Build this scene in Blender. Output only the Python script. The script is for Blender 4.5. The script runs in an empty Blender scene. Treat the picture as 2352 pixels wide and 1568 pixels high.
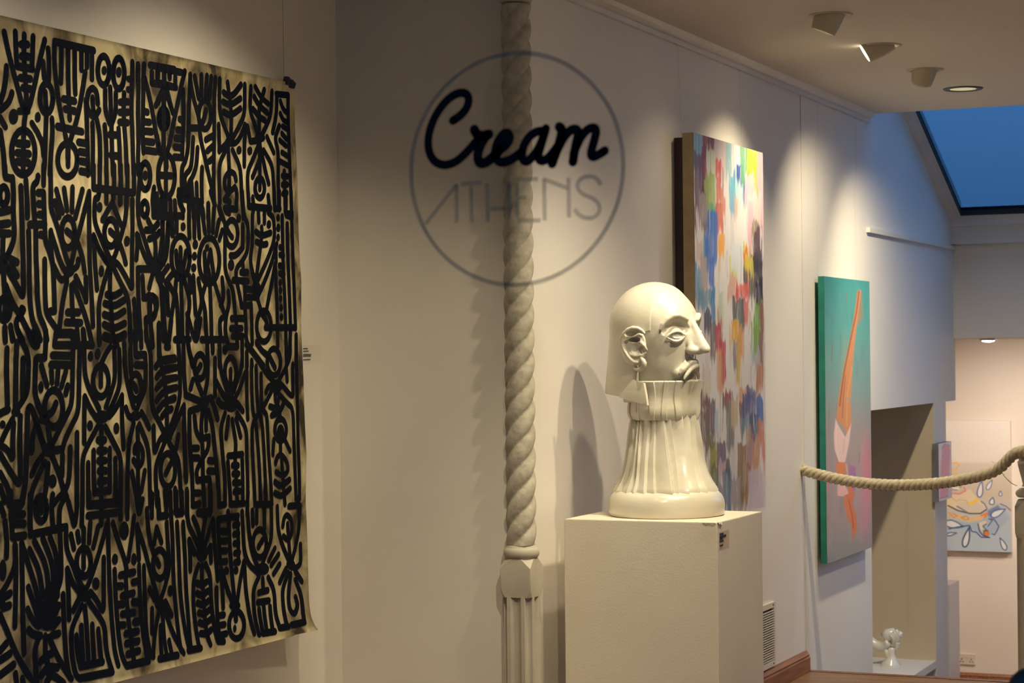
import bpy, bmesh, math, random
import numpy as np
from mathutils import Vector, Matrix
random.seed(7); rng = np.random.default_rng(7)
SC = bpy.context.scene
COL = SC.collection
PI = math.pi

# ------------------------------------------------------------------ camera
EYE = 1.367
FPX = 4700.0; CX = 1176.0; CY = 815.0          # focal length and axis in pixels of the 2352x1568 frame
TH = math.atan((3250 - 1176) / FPX); ROLL = math.radians(.6)
F_ = np.array([-math.sin(TH), math.cos(TH), 0.]); R0 = np.array([math.cos(TH), math.sin(TH), 0.]); U0 = np.array([0, 0, 1.])
R_ = R0 * math.cos(ROLL) - U0 * math.sin(ROLL); U_ = U0 * math.cos(ROLL) + R0 * math.sin(ROLL)
CAMP = np.array([0, 0, EYE])
cam_d = bpy.data.cameras.new('camera'); cam = bpy.data.objects.new('camera', cam_d); COL.objects.link(cam)
cam_d.sensor_width = 36; cam_d.lens = FPX / 2352 * 36; cam_d.shift_y = (CY - 784) / 2352
cam_d.clip_start = .05; cam_d.clip_end = 200
M = Matrix(((R_[0], U_[0], -F_[0], 0), (R_[1], U_[1], -F_[1], 0), (R_[2], U_[2], -F_[2], EYE), (0, 0, 0, 1)))
cam.matrix_world = M
cam_d.dof.use_dof = True; cam_d.dof.focus_distance = 6.2; cam_d.dof.aperture_fstop = 10.0
SC.camera = cam

# ------------------------------------------------------------------ world: blue dusk sky
w = bpy.data.worlds.new('dusk'); SC.world = w; w.use_nodes = True
nt = w.node_tree; nt.nodes.clear()
o_ = nt.nodes.new('ShaderNodeOutputWorld'); b_ = nt.nodes.new('ShaderNodeBackground')
tc_ = nt.nodes.new('ShaderNodeTexCoord'); nz_ = nt.nodes.new('ShaderNodeTexNoise'); mx_ = nt.nodes.new('ShaderNodeMix'); mx_.data_type = 'RGBA'
nz_.inputs['Scale'].default_value = 2.2; nz_.inputs['Detail'].default_value = 3
mx_.inputs[6].default_value = (.48, 1.65, 4.3, 1); mx_.inputs[7].default_value = (.54, 1.82, 4.7, 1)
nt.links.new(tc_.outputs['Generated'], nz_.inputs['Vector']); nt.links.new(nz_.outputs['Fac'], mx_.inputs[0])
nt.links.new(mx_.outputs[2], b_.inputs['Color']); b_.inputs['Strength'].default_value = 1.0
nt.links.new(b_.outputs[0], o_.inputs[0])

# ------------------------------------------------------------------ view
vs = SC.view_settings
vs.view_transform = 'Standard'; vs.look = 'None'; vs.exposure = 0.22; vs.gamma = 1.0; vs.use_curve_mapping = False

# ------------------------------------------------------------------ helpers
def ray(px, py): return F_ + R_ * (px - CX) / FPX - U_ * (py - CY) / FPX
def onX(px, py, X): d = ray(px, py); return CAMP + d * (X / d[0])
def onY(px, py, Y): d = ray(px, py); return CAMP + d * (Y / d[1])
def onZ(px, py, Z): d = ray(px, py); return CAMP + d * ((Z - EYE) / d[2])
def proj(P):
    P = np.asarray(P, float) - CAMP
    z = P @ F_
    return CX + FPX * (P @ R_) / z, CY - FPX * (P @ U_) / z
def lin(c):
    c = np.asarray(c, float) / 255.
    return np.where(c <= .04045, c / 12.92, ((c + .055) / 1.055) ** 2.4)

MATS = {}
def mat(name, c1, c2=None, rough=.6, scale=8., bump=0., bscale=40., spec=.5, metal=0., stretch=(1, 1, 1), coat=0., detail=4, lo=.35, hi=.65, trans=None, emit=None, sss=0.):
    if name in MATS: return MATS[name]
    m = bpy.data.materials.new(name); m.use_nodes = True; n = m.node_tree; N = n.nodes; L = n.links
    p = N['Principled BSDF']
    p.inputs['Roughness'].default_value = rough; p.inputs['Specular IOR Level'].default_value = spec
    p.inputs['Metallic'].default_value = metal; p.inputs['Coat Weight'].default_value = coat; p.inputs['Coat Roughness'].default_value = .15
    a = tuple(lin(c1)) + (1,); b = tuple(lin(c2 if c2 else c1)) + (1,)
    tc = N.new('ShaderNodeTexCoord'); mp = N.new('ShaderNodeMapping'); mp.inputs['Scale'].default_value = stretch
    L.new(tc.outputs['Object'], mp.inputs['Vector'])
    nz = N.new('ShaderNodeTexNoise'); nz.inputs['Scale'].default_value = scale; nz.inputs['Detail'].default_value = detail
    L.new(mp.outputs[0], nz.inputs['Vector'])
    cr = N.new('ShaderNodeValToRGB'); cr.color_ramp.elements[0].position = lo; cr.color_ramp.elements[1].position = hi
    cr.color_ramp.elements[0].color = a; cr.color_ramp.elements[1].color = b
    L.new(nz.outputs['Fac'], cr.inputs[0]); L.new(cr.outputs[0], p.inputs['Base Color'])
    if bump:
        n2 = N.new('ShaderNodeTexNoise'); n2.inputs['Scale'].default_value = bscale; n2.inputs['Detail'].default_value = 5
        L.new(mp.outputs[0], n2.inputs['Vector'])
        bp = N.new('ShaderNodeBump'); bp.inputs['Strength'].default_value = bump; bp.inputs['Distance'].default_value = .004
        L.new(n2.outputs['Fac'], bp.inputs['Height']); L.new(bp.outputs[0], p.inputs['Normal'])
    if emit:
        p.inputs['Emission Color'].default_value = tuple(lin(emit[0])) + (1,); p.inputs['Emission Strength'].default_value = emit[1]
    MATS[name] = m
    return m
def vcol_mat(name, rough=.5, bump=.25, bscale=(260, 260, 30)):
    m = bpy.data.materials.new(name); m.use_nodes = True; n = m.node_tree; N = n.nodes; L = n.links
    p = N['Principled BSDF']; p.inputs['Roughness'].default_value = rough
    at = N.new('ShaderNodeAttribute'); at.attribute_name = 'paint'
    L.new(at.outputs['Color'], p.inputs['Base Color'])
    tc = N.new('ShaderNodeTexCoord'); mp = N.new('ShaderNodeMapping'); mp.inputs['Scale'].default_value = bscale
    nz = N.new('ShaderNodeTexNoise'); nz.inputs['Scale'].default_value = 1; nz.inputs['Detail'].default_value = 3
    bp = N.new('ShaderNodeBump'); bp.inputs['Strength'].default_value = bump; bp.inputs['Distance'].default_value = .002
    L.new(tc.outputs['Object'], mp.inputs[0]); L.new(mp.outputs[0], nz.inputs['Vector']); L.new(nz.outputs['Fac'], bp.inputs['Height']); L.new(bp.outputs[0], p.inputs['Normal'])
    return m
def glass_mat(name, tint=(1, 1, 1), refl=1.0, rough=0.0):
    m = bpy.data.materials.new(name); m.use_nodes = True; n = m.node_tree; N = n.nodes; L = n.links
    N.clear(); o = N.new('ShaderNodeOutputMaterial'); mx = N.new('ShaderNodeMixShader'); t = N.new('ShaderNodeBsdfTransparent'); g = N.new('ShaderNodeBsdfGlossy')
    fr = N.new('ShaderNodeFresnel'); fr.inputs[0].default_value = 1.5
    t.inputs[0].default_value = (*tint, 1); g.inputs['Roughness'].default_value = rough
    mm = N.new('ShaderNodeMath'); mm.operation = 'MULTIPLY'; mm.inputs[1].default_value = refl
    ge = N.new('ShaderNodeNewGeometry'); sb = N.new('ShaderNodeMath'); sb.operation = 'SUBTRACT'; sb.inputs[0].default_value = 1; L.new(ge.outputs['Backfacing'], sb.inputs[1]); m2 = N.new('ShaderNodeMath'); m2.operation = 'MULTIPLY'; L.new(fr.outputs[0], m2.inputs[0]); L.new(sb.outputs[0], m2.inputs[1]); L.new(m2.outputs[0], mm.inputs[0]); L.new(mm.outputs[0], mx.inputs[0]); L.new(t.outputs[0], mx.inputs[1]); L.new(g.outputs[0], mx.inputs[2]); L.new(mx.outputs[0], o.inputs[0])
    return m
def absorbing_glass(name, T=.72):
    """tinted pane: fresnel reflection, and absorption along the slanted path through the glass"""
    m = bpy.data.materials.new(name); m.use_nodes = True; n = m.node_tree; N = n.nodes; L = n.links
    N.clear(); o = N.new('ShaderNodeOutputMaterial'); mx = N.new('ShaderNodeMixShader'); t = N.new('ShaderNodeBsdfTransparent'); g = N.new('ShaderNodeBsdfGlossy'); g.inputs['Roughness'].default_value = .05
    ge = N.new('ShaderNodeNewGeometry'); dt = N.new('ShaderNodeVectorMath'); dt.operation = 'DOT_PRODUCT'; L.new(ge.outputs['Incoming'], dt.inputs[0]); L.new(ge.outputs['Normal'], dt.inputs[1])
    def mth(op, a, b=None):
        q = N.new('ShaderNodeMath'); q.operation = op
        for i, v in enumerate((a, b)):
            if v is None: continue
            if isinstance(v, (int, float)): q.inputs[i].default_value = v
            else: L.new(v, q.inputs[i])
        return q.outputs[0]
    inv = mth('DIVIDE', 1.0, mth('MAXIMUM', mth('ABSOLUTE', dt.outputs['Value']), .08))
    tr = mth('POWER', T ** .5, inv)                       # the pane has two faces
    L.new(tr, t.inputs[0])
    fr = N.new('ShaderNodeFresnel'); fr.inputs[0].default_value = 1.5
    L.new(mth('MULTIPLY', fr.outputs[0], mth('SUBTRACT', 1.0, ge.outputs['Backfacing'])), mx.inputs[0])
    L.new(t.outputs[0], mx.inputs[1]); L.new(g.outputs[0], mx.inputs[2]); L.new(mx.outputs[0], o.inputs[0])
    return m
def film_mat(name, col, opacity):
    m = bpy.data.materials.new(name); m.use_nodes = True; n = m.node_tree; N = n.nodes; L = n.links
    p = N['Principled BSDF']; p.inputs['Base Color'].default_value = tuple(lin(col)) + (1,); p.inputs['Roughness'].default_value = .7; p.inputs['Alpha'].default_value = opacity
    return m

def tag(o, label=None, cat=None, group=None, kind=None):
    if label: o['label'] = label
    if cat: o['category'] = cat
    if group: o['group'] = group
    if kind: o['kind'] = kind
    return o
WL = {}
def wloc(o):
    v = np.zeros(3)
    while o is not None:
        v += np.array(o.location); o = o.parent
    return v
def empty(name, loc, label=None, cat=None, group=None):
    o = bpy.data.objects.new(name, None); o.location = tuple(float(x) for x in loc); o.empty_display_size = .1; COL.objects.link(o)
    return tag(o, label, cat, group)
def mk(name, V, F, m, parent=None, smooth=False, label=None, cat=None, group=None, kind=None, colors=None, auto=None):
    """one mesh object; V in world metres"""
    V = np.asarray(V, float).reshape(-1, 3)
    base = wloc(parent)
    org = np.array([(V[:, 0].min() + V[:, 0].max()) / 2, (V[:, 1].min() + V[:, 1].max()) / 2, V[:, 2].min()])
    me = bpy.data.meshes.new(name); me.from_pydata((V - org).tolist(), [], [tuple(int(i) for i in f) for f in F]); me.validate(); me.update()
    if isinstance(m, (list, tuple)):
        for x in m: me.materials.append(x)
    elif m: me.materials.append(m)
    if colors is not None:
        a = me.color_attributes.new('paint', 'FLOAT_COLOR', 'POINT')
        c = np.concatenate([np.asarray(colors, float), np.ones((len(V), 1))], 1)
        a.data.foreach_set('color', c.ravel().astype(np.float32))
    if smooth: me.polygons.foreach_set('use_smooth', [True] * len(me.polygons))
    o = bpy.data.objects.new(name, me); COL.objects.link(o)
    o.location = tuple(org - base)
    if parent: o.parent = parent
    if auto is not None:
        for p in me.polygons: p.use_smooth = True
        me.set_sharp_from_angle(angle=math.radians(auto))
    return tag(o, label, cat, group, kind)

class MB:
    def __init__(s): s.V = []; s.F = []
    def add(s, V, F):
        n = len(s.V); s.V += [tuple(map(float, v)) for v in V]; s.F += [tuple(n + int(i) for i in f) for f in F]; return s
    def box(s, a, b):
        x0, y0, z0 = (min(a[i], b[i]) for i in range(3)); x1, y1, z1 = (max(a[i], b[i]) for i in range(3))
        return s.add([(x0, y0, z0), (x1, y0, z0), (x1, y1, z0), (x0, y1, z0), (x0, y0, z1), (x1, y0, z1), (x1, y1, z1), (x0, y1, z1)],
                     [(0, 3, 2, 1), (4, 5, 6, 7), (0, 1, 5, 4), (1, 2, 6, 5), (2, 3, 7, 6), (3, 0, 4, 7)])
    def quad(s, *p): return s.add(p, [tuple(range(len(p)))])
    def loft(s, rings, close=True, cap0=True, cap1=True):
        n = len(rings[0]); V = [p for r in rings for p in r]; F = []
        for i in range(len(rings) - 1):
            for j in range(n if close else n - 1):
                k = (j + 1) % n; F.append((i * n + j, i * n + k, (i + 1) * n + k, (i + 1) * n + j))
        if cap0: F.append(tuple(range(n))[::-1])
        if cap1: F.append(tuple((len(rings) - 1) * n + j for j in range(n)))
        return s.add(V, F)
    def tube(s, path, r, n=8, cap=True):
        path = [np.array(p, float) for p in path]; rr = r if hasattr(r, '__len__') else [r] * len(path)
        rings = []; up = None
        for i, p in enumerate(path):
            t = path[min(i + 1, len(path) - 1)] - path[max(i - 1, 0)]; t = t / (np.linalg.norm(t) + 1e-12)
            if up is None: up = np.array([0, 0, 1.]) if abs(t[2]) < .9 else np.array([1., 0, 0])
            a = np.cross(t, up); a /= np.linalg.norm(a); up = np.cross(a, t)
            rings.append([p + rr[i] * (math.cos(2 * PI * k / n) * a + math.sin(2 * PI * k / n) * up) for k in range(n)])
        return s.loft(rings, True, cap, cap)
    def lathe(s, c, prof, n=32, rf=None, cap0=True, cap1=True):
        rings = []
        for (r, z) in prof:
            rings.append([(c[0] + (r if rf is None else rf(r, z, 2 * PI * k / n)) * math.cos(2 * PI * k / n), c[1] + (r if rf is None else rf(r, z, 2 * PI * k / n)) * math.sin(2 * PI * k / n), c[2] + z) for k in range(n)])
        return s.loft(rings, True, cap0, cap1)
    def xf(s, M): s.V = [tuple(M @ Vector(v)) for v in s.V]; return s
    def mk(s, name, m, parent=None, **k): return mk(name, s.V, s.F, m, parent, **k)
def struct(name, mb, m, parent=None, **k): return mb.mk(name, m, parent, kind='structure', **k)
def bev(o, wd, seg=2):
    b = o.modifiers.new('bevel', 'BEVEL'); b.width = wd; b.segments = seg; b.limit_method = 'ANGLE'; b.angle_limit = math.radians(35); return o
def spot(name, loc, target, power, size, blend=1.0, col=(1, .80, .54), rad=.03, parent=None):
    l = bpy.data.lights.new(name, 'SPOT'); l.energy = power; l.spot_size = math.radians(size); l.spot_blend = blend; l.color = col; l.shadow_soft_size = rad
    o = bpy.data.objects.new(name, l); COL.objects.link(o)
    d = Vector(target) - Vector(loc); o.rotation_euler = d.to_track_quat('-Z', 'Y').to_euler()
    o.location = tuple(np.array(loc) - wloc(parent))
    if parent: o.parent = parent
    return o
# ------------------------------------------------------------------ the room
WX = -2.40; CWX = -2.976; RY = 5.45; CEIL = 2.51; EDGE = 8.545; LOW = -.93; BULK = 11.66; FAR = 14.0; FCEIL = 1.436; RX = 1.6; GY = 2.40; DOORZ = EYE - .285
white = mat('white_wall_paint', (232, 226, 214), (226, 219, 206), rough=.55, scale=1.3, bump=.12, bscale=60, spec=.35)
ceilm = mat('ceiling_paint', (226, 216, 202), (220, 210, 196), rough=.7, scale=1.0, bump=.05, bscale=50, spec=.3)
trimw = mat('white_gloss_trim', (228, 220, 206), (220, 212, 198), rough=.4, scale=4)
wood = mat('floor_oak', (150, 112, 70), (112, 80, 46), rough=.38, scale=6, stretch=(1, 12, 12), bump=.1, bscale=20)
wood2 = mat('skirting_oak', (150, 95, 55), (112, 66, 36), rough=.4, scale=5, stretch=(14, 1, 14), bump=.1, bscale=20)
dark = mat('dark_gap', (30, 26, 20), rough=.8)
street = mat('street_dark', (24, 19, 14), (18, 14, 10), rough=.8)

struct('wall_left_front', MB().box((CWX - .15, GY, -.0), (CWX, RY + .15, CEIL)), white)
struct('wall_return', MB().box((CWX, RY, 0), (WX - .0, RY + .15, CEIL)), white)
struct('wall_left', MB().box((WX - .15, RY + .15, 0), (WX, 8.50, CEIL)).box((WX - .15, RY, 0), (WX, RY + .15, CEIL)) if False else MB().box((WX - .15, RY + .15, -.0), (WX, 8.50, CEIL)), white)
# stairwell wall with a low opening (its head is level with the lower room's door)
Y0, Y1, Y2 = 9.70, 11.12, 11.43
sw = MB()
zsl = lambda y: EYE + 1.235 - .4211 * (y - 10.46) + .02
def wallpoly(pts):
    n = len(pts); sw.add([(x, y, z) for x in (WX - .15, WX) for y, z in pts], [tuple(range(n)), tuple(range(2 * n - 1, n - 1, -1))] + [(i, i + n, (i + 1) % n + n, (i + 1) % n) for i in range(n)])
sw.box((WX - .165, 8.50, LOW), (WX - .004, 8.535, CEIL))
wallpoly([(8.535, LOW), (Y0, LOW), (Y0, zsl(Y0)), (8.535, zsl(Y0))])
wallpoly([(Y0, DOORZ), (Y1, DOORZ), (Y1, zsl(Y1)), (Y0, zsl(Y0))])
wallpoly([(Y1, LOW), (Y2, LOW), (Y2, zsl(Y2)), (Y1, zsl(Y1))])
wallpoly([(Y2, DOORZ), (11.70, DOORZ), (11.70, zsl(11.70)), (Y2, zsl(Y2))])
struct('wall_stairwell', sw, white)
# alcove behind the opening
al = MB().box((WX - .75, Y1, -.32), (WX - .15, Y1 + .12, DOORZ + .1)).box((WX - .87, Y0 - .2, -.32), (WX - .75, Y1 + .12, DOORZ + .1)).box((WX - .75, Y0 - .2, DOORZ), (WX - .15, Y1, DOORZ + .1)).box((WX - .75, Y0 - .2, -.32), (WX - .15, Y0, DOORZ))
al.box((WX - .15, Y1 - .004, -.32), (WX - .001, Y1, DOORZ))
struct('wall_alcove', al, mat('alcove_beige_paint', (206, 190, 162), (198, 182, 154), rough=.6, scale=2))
struct('floor_alcove', MB().box((WX - .75, Y0, -.36), (WX, Y1, -.32)), white)
struct('wall_right', MB().box((RX, GY, LOW), (RX + .15, 9.7, 2.9)).box((RX, 9.7, LOW), (RX + .15, FAR, EYE + .6)), white)
struct('ceiling', MB().box((CWX - .15, GY, CEIL), (RX + .15, 9.725, CEIL + .12)), ceilm)
struct('wall_skylight_near', MB().box((WX - .15, 9.60, CEIL + .12), (RX + .15, 9.725, zsl(9.7))), white)
struct('floor', MB().box((CWX - .15, GY, -.10), (RX + .15, 7.6, 0)).box((WX - .0, 7.6, -.10), (RX, EDGE - .03, -.012)), wood)
fl = bpy.data.objects['floor']
mp_ = []
yy = 7.6
while yy < EDGE - .05:
    x = WX; k = 0
    wdt = min(.088, EDGE - .032 - yy)
    while x < RX - .05:
        L_ = min(random.uniform(.9, 1.5), RX - x)
        mk('floorboard', MB().box((x + .001, yy + .001, -.012), (x + L_ - .001, yy + wdt - .001, 0)).V, MB().box((0, 0, 0), (1, 1, 1)).F, wood, fl)
        x += L_
    yy += wdt
struct('trim_1', MB().box((WX, EDGE - .03, -.06), (RX, EDGE + .012, .002)), wood2)
struct('wall_floor_riser', MB().box((WX, EDGE - .03, LOW), (RX, EDGE, -.06)), white)
struct('floor_lower', MB().box((-3.6, EDGE - .03, LOW - .1), (RX + .15, FAR + .15, LOW)), wood)
struct('wall_bulkhead', MB().box((WX - .0, BULK, FCEIL), (RX, BULK + .12, EYE + .60)), white)
struct('wall_outer', MB().box((-3.75, 8.4, LOW - .1), (-3.6, FAR + .15, 2.6)).box((-3.6, 8.4, LOW - .1), (WX - .15, 8.5, 2.6)).box((-3.6, 8.5, DOORZ + .12), (WX - .15, 11.58, DOORZ + .2)).box((-3.6, 11.58, FCEIL + .1), (WX - .15, FAR + .15, FCEIL + .2)), white)
struct('ceiling_far', MB().box((-3.4, BULK + .12, FCEIL), (RX, FAR + .15, FCEIL + .1)), ceilm)
farm = mat('far_wall_paint', (232, 222, 212), (226, 214, 202), rough=.6, scale=1.5, spec=.3)
struct('wall_far', MB().box((-3.4, FAR, LOW), (RX, FAR + .15, FCEIL)), farm)
struct('wall_far_left', MB().box((-3.4, 11.70, LOW), (-3.25, FAR, FCEIL)).box((-3.4, 11.58, LOW), (WX - .15, 11.70, FCEIL + .1)), farm)
# skirting boards
sk = MB(); prof = [(0, 0), (.022, 0), (.022, .062), (.017, .066), (.019, .074), (.010, .086), (.004, .090), (0, .090)]
for yA, yB in ((RY + .25, 8.515),): sk.loft([[(WX + a, y, z) for a, z in prof] for y in (yA, yB)])
struct('baseboard_left', sk, wood2)
sk = MB().loft([[(x, FAR - a, LOW + z * 1.15) for a, z in prof] for x in (-3.25, RX)])
struct('baseboard_far', sk, wood2)
# picture rail along the ceiling
pr = MB(); rp = [(0, -.045), (.014, -.045), (.016, -.03), (.012, -.022), (.028, -.012), (.040, 0), (0, 0)]
for yA, yB in ((RY + .05, 7.34), (7.343, 9.72)): pr.loft([[(WX + a, y, CEIL + z) for a, z in rp] for y in (yA, yB)])
struct('trim_2', pr, trimw)
# rail on the stairwell wall
struct('trim_3', MB().box((WX, 9.66, EYE + .570), (WX + .018, BULK, EYE + .592)), trimw)

# ------------------------------------------------------------------ sloping skylight
SLA = (10.46, EYE + 1.235); SLB = (11.60, EYE + .755)
sl = (SLB[1] - SLA[1]) / (SLB[0] - SLA[0])
zat = lambda y: SLA[1] + sl * (y - SLA[0])
YT = 9.70
def slab(mb, x0, x1, y0, y1, d0, d1):
    mb.add([(x, y, zat(y) + d) for y in (y0, y1) for x in (x0, x1) for d in (d0, d1)], [(0, 1, 3, 2), (4, 6, 7, 5), (0, 4, 5, 1), (2, 3, 7, 6), (0, 2, 6, 4), (1, 5, 7, 3)]); return mb
we = empty('window_1', (-.4, 10.6, 2.2)); tag(we, kind='structure')
XG0 = WX + .065
frm = MB(); slab(frm, WX, XG0 - .02, YT, 11.62, -.03, .08); slab(frm, XG0 - .02, XG0 + .0, YT, 11.60, -.012, .08); slab(frm, RX - .1, RX, YT, 11.62, -.03, .08)
mk('window_frame', frm.V, frm.F, trimw, we)
bt = MB().box((WX, 11.60, EYE + .60), (RX, BULK + .06, EYE + .70)).box((WX, 11.575, EYE + .70), (RX, BULK + .06, EYE + .765))
mk('window_sill', bt.V, bt.F, trimw, we)
gk = MB(); slab(gk, XG0, XG0 + .006, YT, 11.59, -.008, .03); slab(gk, XG0, RX - .1, 11.555, 11.585, -.008, .03)
for xm in (XG0 + .80, XG0 + 1.62, XG0 + 2.44): slab(gk, xm, xm + .03, YT, 11.585, -.02, .04)
mk('glazing_bar', gk.V, gk.F, mat('black_glazing_seal', (22, 22, 24), rough=.6), we)
skyg = absorbing_glass('skylight_glass', .29)
for i in range(4):
    a = XG0 + .006 + i * .82; b = min(a + .80, RX - .1)
    if b > a: p = MB(); slab(p, a, b, YT, 11.57, .012, .018); mk('pane', p.V, p.F, skyg, we)

# ------------------------------------------------------------------ shop front
glassm = glass_mat('shop_glass', (.97, .98, .975), .9)
we2 = empty('window_2', (-.5, GY, .25)); tag(we2, kind='structure')
p = MB().box((CWX - .1, GY - .010, .30), (RX, GY, 2.45)); mk('pane', p.V, p.F, glassm, we2)
p = MB().box((CWX - .15, GY - .05, 2.45), (RX + .15, GY + .04, 2.55)).box((CWX - .15, GY - .06, .22), (RX + .15, GY + .05, .30)).box((CWX - .15, GY - .05, .3), (CWX - .1, GY + .04, 2.45)).box((RX, GY - .05, .3), (RX + .15, GY + .04, 2.45))
mk('window_frame', p.V, p.F, mat('shopfront_black', (28, 28, 30), rough=.4), we2)
struct('wall_front', MB().box((CWX - .15, GY - .1, -.2), (RX + .15, GY + .05, .22)), street)
struct('wall_street', MB().box((-70, -9.5, -.2), (70, -9, 17)), street)
struct('ground', MB().box((-70, -9.5, -.3), (70, GY - .1, -.2)), street)
# ------------------------------------------------------------------ patterned wall hanging
CVX = CWX + .030
def cdisp(Y, Z):
    """how far the loose cloth stands off its hanging plane"""
    t = np.clip((2.17 - Z) / 1.65, 0, 1); e = np.clip((Y - 4.6) / .6, 0, 1)
    return .004 * np.sin(9 * Y + 2 * Z) * t + .005 * np.sin(5 * Z + 3 * Y) * t + .018 * t ** 2 + .085 * e ** 3 * t ** 10 + .004 * e * np.sin(14 * Z) + .020 * np.clip((t - .915) / .085, 0, 1.2) ** 2
def cpt(px, py, off=0.):
    P = onX(px, py, CVX)
    for _ in range(4): P = onX(px, py, CVX + float(cdisp(P[1], P[2])) + off)
    return P
# outline in the cloth's own plane
topl = [(-260, -26), (0, 35), (340, 114), (675, 192)]
right = [(675, 192), (678, 300), (684, 420), (686, 540), (692, 640), (692, 760), (697, 860), (700, 960), (704, 1040), (702, 1140), (706, 1230), (708, 1310), (710, 1380), (714, 1410), (722, 1432), (731, 1446)]
botm = [(-260, 1702), (260, 1568), (400, 1532), (560, 1490), (650, 1467), (731, 1446)]
def interp(pl, k, t):
    a = np.array(pl, float); return np.interp(t, a[:, k], a[:, 1 - k])
def ctop(px): return float(interp(topl, 0, px))
NXg, NZg = 90, 120
V = []; 
for j in range(NZg + 1):
    v = j / NZg
    # right edge point for this row
    yr = 192 + v * (1446 - 192); xr = float(np.interp(yr, [p[1] for p in right], [p[0] for p in right]))
    for i in range(NXg + 1):
        u = i / NXg
        # columns shift: straight verticals at left, hugging the right edge
        x = -260 + u * (675 + 260)
        x = x + (xr - 675) * u ** 4
        yt = float(np.interp(min(x, 675), [p[0] for p in topl], [p[1] for p in topl]))
        yb = float(np.interp(x, [p[0] for p in botm], [p[1] for p in botm]))
        if x > 675: yb = 1446 + (731 - x) * .218
        V.append(cpt(x, yt + v * (yb - yt)))
V = np.array(V); n1 = NXg + 1
Fq = [(j * n1 + i, j * n1 + i + 1, (j + 1) * n1 + i + 1, (j + 1) * n1 + i) for j in range(NZg) for i in range(NXg)]
m = bpy.data.materials.new('stained_cloth'); m.use_nodes = True; N = m.node_tree.nodes; L = m.node_tree.links; p = N['Principled BSDF']; p.inputs['Roughness'].default_value = .85; p.inputs['Specular IOR Level'].default_value = .15
tc = N.new('ShaderNodeTexCoord'); mp = N.new('ShaderNodeMapping'); mp.inputs['Scale'].default_value = (1, 1.25, .8); mp.inputs['Rotation'].default_value = (.5, 0, 0); L.new(tc.outputs['Object'], mp.inputs[0])
n_a = N.new('ShaderNodeTexNoise'); n_a.inputs['Scale'].default_value = 9; n_a.inputs['Detail'].default_value = 5; n_a.inputs['Distortion'].default_value = .8; L.new(mp.outputs[0], n_a.inputs['Vector'])
n_b = N.new('ShaderNodeTexNoise'); n_b.inputs['Scale'].default_value = 2.2; n_b.inputs['Detail'].default_value = 2; L.new(mp.outputs[0], n_b.inputs['Vector'])
ad = N.new('ShaderNodeMath'); ad.operation = 'MULTIPLY_ADD'; ad.inputs[1].default_value = .55; L.new(n_b.outputs['Fac'], ad.inputs[0]); L.new(n_a.outputs['Fac'], ad.inputs[2])
cr = N.new('ShaderNodeValToRGB'); es = cr.color_ramp.elements; es[0].position = .60; es[0].color = tuple(lin((64, 56, 40))) + (1,); es[1].position = .92; es[1].color = tuple(lin((206, 192, 152))) + (1,)
k = es.new(.72); k.color = tuple(lin((146, 131, 98))) + (1,)
L.new(ad.outputs[0], cr.inputs[0]); L.new(cr.outputs[0], p.inputs['Base Color'])
clothm = m
inkm = mat('black_marker_paint', (9, 9, 11), (12, 12, 14), rough=.8, spec=.12)
hang = empty('wall_hanging', (CVX, 4.3, .5), 'large tan cloth hanging covered in black tribal glyph line patterns', 'hanging')
Vb = V + np.array([-.0015, 0, 0]); nV = len(V)
edge = [i for i in range(n1)] + [j * n1 + NXg for j in range(1, NZg + 1)] + [NZg * n1 + i for i in range(NXg - 1, -1, -1)] + [j * n1 for j in range(NZg - 1, 0, -1)]
Fb = [tuple(i + nV for i in f[::-1]) for f in Fq] + [(edge[i], edge[(i + 1) % len(edge)], edge[(i + 1) % len(edge)] + nV, edge[i] + nV) for i in range(len(edge))]
mk('cloth', np.concatenate([V, Vb]), [f[::-1] for f in Fq + Fb], clothm, hang, smooth=True)
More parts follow.
